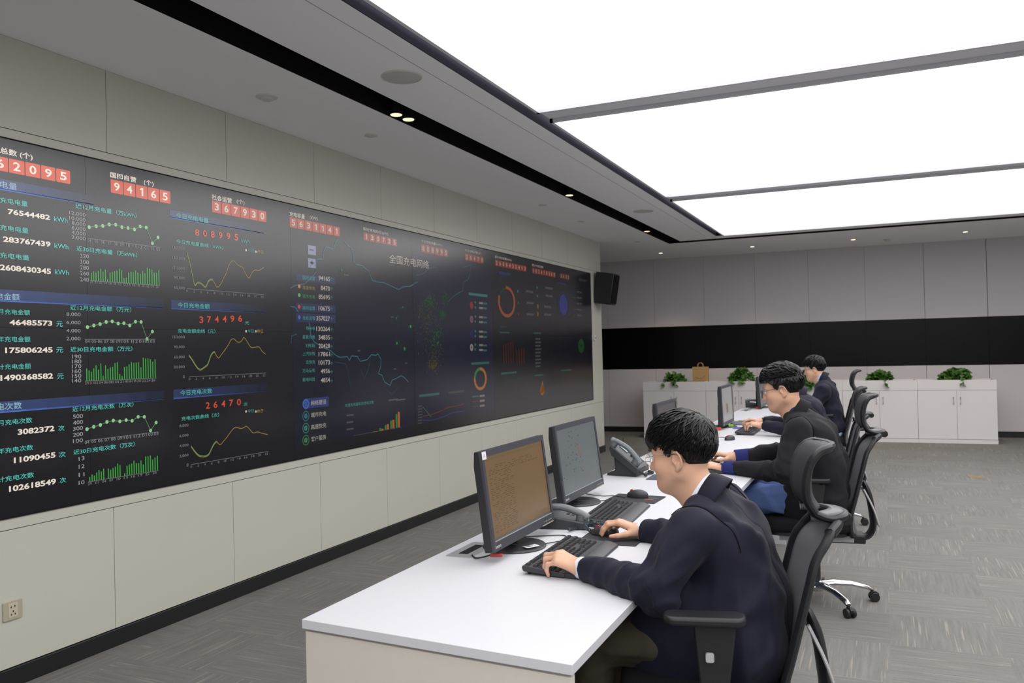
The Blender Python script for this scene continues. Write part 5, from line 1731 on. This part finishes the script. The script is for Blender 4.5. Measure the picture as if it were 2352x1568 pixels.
    def coat(p):
        d = cone(p, SL, SR, .060, .060)
        for s, S_ in ((1, SL), (-1, SR)):
            d = sm_min(d, cone(p, N + (.02, 0, -.03), S_, .052, .058), .04)
            d = sm_min(d, cone(p, Cc + lat * s * .082, Wc + lat * s * .065, .116, .118), .05)
            d = sm_min(d, cone(p, Wc + lat * s * .065, Pc + lat * s * .085, .118, .128), .05)
            d = sm_min(d, cone(p, Pc + lat * s * .09, Pc + lat * s * .10 + np.array((-.13, 0, -.005)), .110, .088), .04)
        d = sm_min(d, cone(p, N + (.022, 0, -.04), Cc, .066, .112), .05)
        d = sm_max(d, -(cone(p, nk0, N + (-.012, 0, -.01), .050, .058)), .01)
        for key, S_, E_ in (('l', SL, EL), ('r', SR, ER)):
            c, dr = cuff[key]
            a = cone(p, S_, E_, .073, .060); b = cone(p, E_, c, .058, .042)
            b = np.maximum(b, ((p - c.astype(F4)) @ dr.astype(F4)))
            s_ = sm_min(a, b, .02)
            wl = np.exp(-((ball(p, E_, 0) / F4(.11)) ** 2))
            s_ = s_ + folds(p, seed * 7 + (1 if key == 'l' else 2), .026, 50, 100, 4) * wl
            d = sm_min(d, s_, .014)
            ax = (S_ - Cc) - lat * ((S_ - Cc) @ lat) * 0
            tt = (p - (S_ - lat * (.040 if key == 'l' else -.040)).astype(F4)) @ (lat if key == 'l' else -lat).astype(F4)
            near = np.exp(-((ball(p, S_, 0) / F4(.13)) ** 6))
            d = d + F4(.010) * np.exp(-(tt / F4(.007)) ** 2) * near
        d = d + folds(p, seed, .016, 20, 42, 6)
        for s in (1, -1):
            fl = J.get('flap', (-.165, .148, -.01)); e_ = Pc + lat * s * fl[1] + np.array((fl[0], 0, fl[2]))
            d = sm_min(d, ell(p, e_, J.get('flapr', (.165, .058, .20))), .05)
        cs = (p - Cc.astype(F4)) @ lat.astype(F4)
        d = d + F4(.0022) * np.exp(-(cs / F4(.004)) ** 2)
        for key in ('l', 'r'):
            c, dr = cuff[key]; q = p - c.astype(F4)
            d = np.where((q * q).sum(1) < .0081, np.maximum(d, q @ dr.astype(F4)), d)
        return np.maximum(d, F4(J.get('hem', Pc[2] - .18)) - p[:, 2])
    jp = np.array([N, SL, SR, EL, ER, WL, WR, Pc, Cc, Wc])
    surf_obj('jacket', skin_surface(coat, jp.min(0) - .17, jp.max(0) + .15, h * 1.15), jacket, root, org, 1)
    # armhole seams, laid on the cloth where sleeve and back meet
    if detail:
        for sg, S_ in ((1, SL), (-1, SR)):
            fw = np.array((-1.0, 0, 0)); fw -= lat * (fw @ lat); fw /= np.linalg.norm(fw); up_ = np.cross(lat, fw); up_ *= np.sign(up_[2])
            line = []
            for th in np.linspace(math.radians(35), math.radians(235), 30):
                dv = fw * math.cos(th) + up_ * math.sin(th); c0 = S_ - lat * sg * (.010 - .012 * math.cos(th))
                rs_ = np.linspace(.03, .17, 141); v_ = coat((c0 + dv * rs_[:, None]).astype(F4)); k_ = np.argmax(v_ > 0)
                line.append(c0 + dv * (rs_[k_] + .0022))
            for _ in range(3):
                line = [line[0]] + [(line[i - 1] + 2 * line[i] + line[i + 1]) / 4 for i in range(1, len(line) - 1)] + [line[-1]]
            obj('armhole_seam', MB().tube([q - org for q in smooth_path(line, 3)], .0017, 6), M_SEAM, root)
    # cuffs of what is worn underneath
    for key, W_ in (('l', WL), ('r', WR)):
        c, dr = cuff[key]; L_ = J.get('under', .014)
        o = obj('shirt_cuff', MB().tube([c - dr * .012 - org, c + dr * L_ * .9 - org, c + dr * L_ - org, c + dr * L_ * .99 - org, c - dr * .02 - org], [.0365 * J.get('undr', 1), .0355 * J.get('undr', 1), .034 * J.get('undr', 1), .031, .030], 24, up=(0, .3, 1)), cuffm, root)
    # collars: shirt band and turned-over jacket collar, swept round the neck
    nx = nk0 - N; nx = nx / np.linalg.norm(nx); nx = nx + np.array((-.55, 0, 0)); FR = frame_of(np.cross(lat, nx) * -1 if (np.cross(lat, nx) * -1)[0] < 0 else np.cross(lat, nx), nx)
    cN = N + np.array((-.002, 0, .012))

    def ring(prof, sp, drop):
        m = MB(); k = len(prof) - 1

        def S_(u, v):
            a = math.radians(180 - sp + 2 * sp * u); i = min(int(v * k), k - 1); t = v * k - i
            r = prof[i][0] * (1 - t) + prof[i + 1][0] * t; z = prof[i][1] * (1 - t) + prof[i + 1][1] * t
            e = abs(u - .5) * 2
            q = np.array((r * math.cos(a) * 1.05, r * math.sin(a) * 1.0, z - drop * e ** 2.2))
            return cN + q @ FR - org
        m.grid(S_, 40, 10); return m
    obj('shirt_collar', ring([(.066, -.030), (.0615, .034), (.064, .037), (.070, .012)], 150, .03), collarm, root, smooth=70, thick=.002)
    obj('jacket_collar', ring([(.074, -.02), (.0665, .022), (.071, .029), (.080, .014), (.097, -.030)], 140, .05), jacket, root, smooth=70, thick=.004)

    # trousers and shoes
    def legs(p):
        d = cone(p, HL, HR, .10, .10)
        for H_, K_, A_ in ((HL, KL, AL), (HR, KR, AR)):
            d = sm_min(d, cone(p, H_, K_, .094, .072), .03)
            s_ = np.maximum(cone(p, K_, A_, .066, .050), F4(A_[2] - .02) - p[:, 2]); d = sm_min(d, s_, .02)
        return d + folds(p, seed + 5, .010, 40, 80, 4)
    lp = np.array([HL, HR, KL, KR, AL, AR])
    surf_obj('trousers', skin_surface(legs, lp.min(0) - .13, lp.max(0) + .13, max(.007, h * 1.8)), trousers, root, org, 1)
    for A_ in (AL, AR):
        def shoe(p, A_=A_):
            d = sm_min(cone(p, A_ + (.03, 0, -.045), A_ + (-.06, 0, -.05), .042, .040), cone(p, A_ + (-.06, 0, -.052), A_ + (-.16, 0, -.060), .042, .034), .03)
            d = sm_min(d, cone(p, A_ + (.01, 0, .0), A_ + (.01, 0, -.04), .042, .042), .03)
            return np.maximum(d, F4(A_[2] - .095) - p[:, 2])
        surf_obj('shoe', skin_surface(shoe, A_ - (.25, .08, .12), A_ + (.1, .08, .08), .008), M_SHOE, root, org, 1)
    return root


def V3(*a): return np.array(a, float)


def typing(wr, aim, side, c=((18, 48, 22), (14, 50, 24), (18, 50, 24), (24, 46, 22)), n=(0, 0, 1), **k):
    return hand_bones(wr, aim, n, side, c, **k)


# nearest man, both forearms on the desk, right hand on the mouse
h1 = at_y(1568, 1052, 2.67)
wl, wr = at_y(1337, 1304, 2.54), at_y(1474, 1219, 3.14)
J1 = dict(head=h1, face=(-math.cos(math.radians(9)), math.sin(math.radians(9)), -.075), crown=(-.075, .03, 1), hscale=.96,
          neck=V3(-.532, 2.665, 1.005), chest=V3(-.462, 2.665, .87), waist=V3(-.420, 2.655, .72), pelvis=V3(-.405, 2.645, .60),
          shl=at_y(1592, 1222, 2.48), shr=V3(-.498, 2.862, .955), ell=at_y(1508, 1352, 2.40), elr=V3(-.585, 3.03, .80), wrl=wl, wrr=wr,
          knl=V3(-.86, 2.50, .575), knr=V3(-.86, 2.80, .575), anl=V3(-.88, 2.48, .10), anr=V3(-.90, 2.82, .10), under=.028)
J1['handl'] = hand_bones(wl, (-.93, .05, .30), (.25, -.18, 1), -1, ((38, 62, 26), (30, 68, 28), (30, 66, 30), (34, 58, 28)), spread=.10, thumb=(.75, .45, -.5))
J1['handr'] = hand_bones(wr, (-.95, -.02, .26), (.2, .10, 1), 1, ((26, 40, 18), (24, 42, 18), (30, 46, 24), (36, 48, 24)), spread=.12, thumb=(.72, .52, -.42), tcurl=12)
person('nearest seated man in navy blazer and pale gold glasses, right hand on a mouse', (-.41, 2.64, .515), J1, M_NAVY, M_SHIRT, M_SHIRT, M_OLIVE, .0036, fringe=.016, top=.024, seed=3, glasses=M_GOLD, nlocks=1500)

# second man, black blazer over a blue knit
h2 = at_y(1799, 897, 4.98)
wl, wr = at_y(1664, 1074, 4.92), at_y(1684, 1048, 5.24)
J2 = dict(head=h2, face=(-math.cos(math.radians(2)), math.sin(math.radians(2)), -.15), crown=(-.15, .0, 1), hscale=1.03,
          neck=V3(-.475, 5.0, 1.10), chest=V3(-.375, 5.02, .965), waist=V3(-.325, 5.05, .78), pelvis=V3(-.335, 5.08, .62),
          shl=V3(-.435, 4.79, 1.015), shr=V3(-.42, 5.22, 1.03), ell=at_y(1806, 1082, 4.70), elr=V3(-.52, 5.36, .83), wrl=wl, wrr=wr,
          knl=V3(-.80, 4.95, .60), knr=V3(-.80, 5.22, .60), anl=V3(-.80, 4.93, .10), anr=V3(-.84, 5.25, .10), under=.075, undr=1.17, flap=(-.10, .135, -.02), flapr=(.12, .05, .14))
J2['handl'] = hand_bones(wl, (-.97, .12, .12), (.1, -.1, 1), -1, ((22, 50, 24), (20, 52, 24), (24, 52, 26), (30, 48, 26)), spread=.10)
J2['handr'] = hand_bones(wr, (-.97, -.12, .12), (.1, .1, 1), 1, ((22, 50, 24), (20, 52, 24), (24, 52, 26), (30, 48, 26)), spread=.10)
p2 = person('second seated man in black blazer, blue knit cuffs, jeans and dark glasses', (-.36, 5.09, .515), J2, M_BLACKSUIT, M_SWEAT, M_SWEAT, M_JEAN, .005, fringe=.0, top=.021, hmode='swept', seed=11, glasses=M_DARKM, cuff_len=.085, nlocks=1100)
wt = thing('wristwatch', 'dark watch on the second man\'s near wrist', 'watch', tuple(wl + V3(-.006, 0, 0)))
obj('strap', MB().tube([(.031 * 0 - .0, .029 * math.cos(a), .0275 * math.sin(a)) for a in [2 * math.pi * i / 24 for i in range(24)]], .0045, 8, closed=True, flat=(1.0, 2.0), up=(1, 0, 0)), mat('watch_strap', srgb(40, 42, 46), .4), wt)
obj('dial', MB().cyl((-.0, -.012, .029), .017, .006, 20), M_STEEL, wt)

# third man, mostly behind the second
wl, wr = at_y(1752, 977, 7.02), at_y(1748, 968, 7.34)
J3 = dict(head=V3(-.715, 7.15, 1.155), face=(-1, .05, -.22), crown=(-.22, 0, 1), hscale=1.0,
          neck=V3(-.64, 7.16, 1.055), chest=V3(-.575, 7.17, .94), waist=V3(-.50, 7.2, .76), pelvis=V3(-.45, 7.22, .62),
          shl=V3(-.62, 6.96, .98), shr=V3(-.62, 7.37, .99), ell=V3(-.60, 6.90, .80), elr=V3(-.60, 7.46, .81), wrl=wl, wrr=wr,
          knl=V3(-.86, 7.08, .60), knr=V3(-.86, 7.34, .60), anl=V3(-.86, 7.06, .10), anr=V3(-.9, 7.36, .10), under=.014)
J3['handl'] = hand_bones(wl, (-.97, .10, .14), (.1, -.1, 1), -1, ((22, 50, 24), (20, 52, 24), (24, 52, 26), (30, 48, 26)), spread=.10)
J3['handr'] = hand_bones(wr, (-.97, -.10, .14), (.1, .1, 1), 1, ((22, 50, 24), (20, 52, 24), (24, 52, 26), (30, 48, 26)), spread=.10)
person('third man, almost hidden behind the second, hands typing on the desk', (-.43, 7.22, .515), J3, M_NAVY, M_NAVY, M_NAVY, M_DARKTR, .008, seed=21, cuff_len=.02, detail=False)

# farthest man
h4 = at_y(1872, 850, 9.4)
J4 = dict(head=h4, face=(-math.cos(math.radians(5)), math.sin(math.radians(5)), -.12), crown=(-.12, .03, 1), hscale=1.0,
          neck=V3(-.61, 9.40, 1.10), chest=V3(-.565, 9.40, .94), waist=V3(-.535, 9.42, .76), pelvis=V3(-.52, 9.43, .62),
          shl=V3(-.57, 9.18, 1.0), shr=V3(-.55, 9.61, 1.01), ell=V3(-.70, 9.14, .80), elr=V3(-.70, 9.66, .81), wrl=V3(-.93, 9.25, .80), wrr=V3(-.93, 9.58, .80),
          knl=V3(-.88, 9.28, .60), knr=V3(-.88, 9.56, .60), anl=V3(-.88, 9.26, .10), anr=V3(-.92, 9.58, .10), under=.014)
J4['handl'] = hand_bones(J4['wrl'], (-.97, .10, .10), (.1, -.1, 1), -1, ((22, 50, 24), (20, 52, 24), (24, 52, 26), (30, 48, 26)), spread=.10)
J4['handr'] = hand_bones(J4['wrr'], (-.97, -.10, .10), (.1, .1, 1), 1, ((22, 50, 24), (20, 52, 24), (24, 52, 26), (30, 48, 26)), spread=.10)
p4 = person('farthest seated man in navy blazer, pale blue shirt tail showing behind', (-.50, 9.43, .515), J4, M_NAVY, M_BLUESHIRT, M_BLUESHIRT, M_DARKTR, .007, fringe=.006, top=.022, seed=31, glasses=M_DARKM, nlocks=500)
obj('shirt_tail', MB().sphere((0, 0, 0), 1, 10, sc=(.055, .075, .075)), M_BLUESHIRT, p4, loc=(.045, -.095, .05))
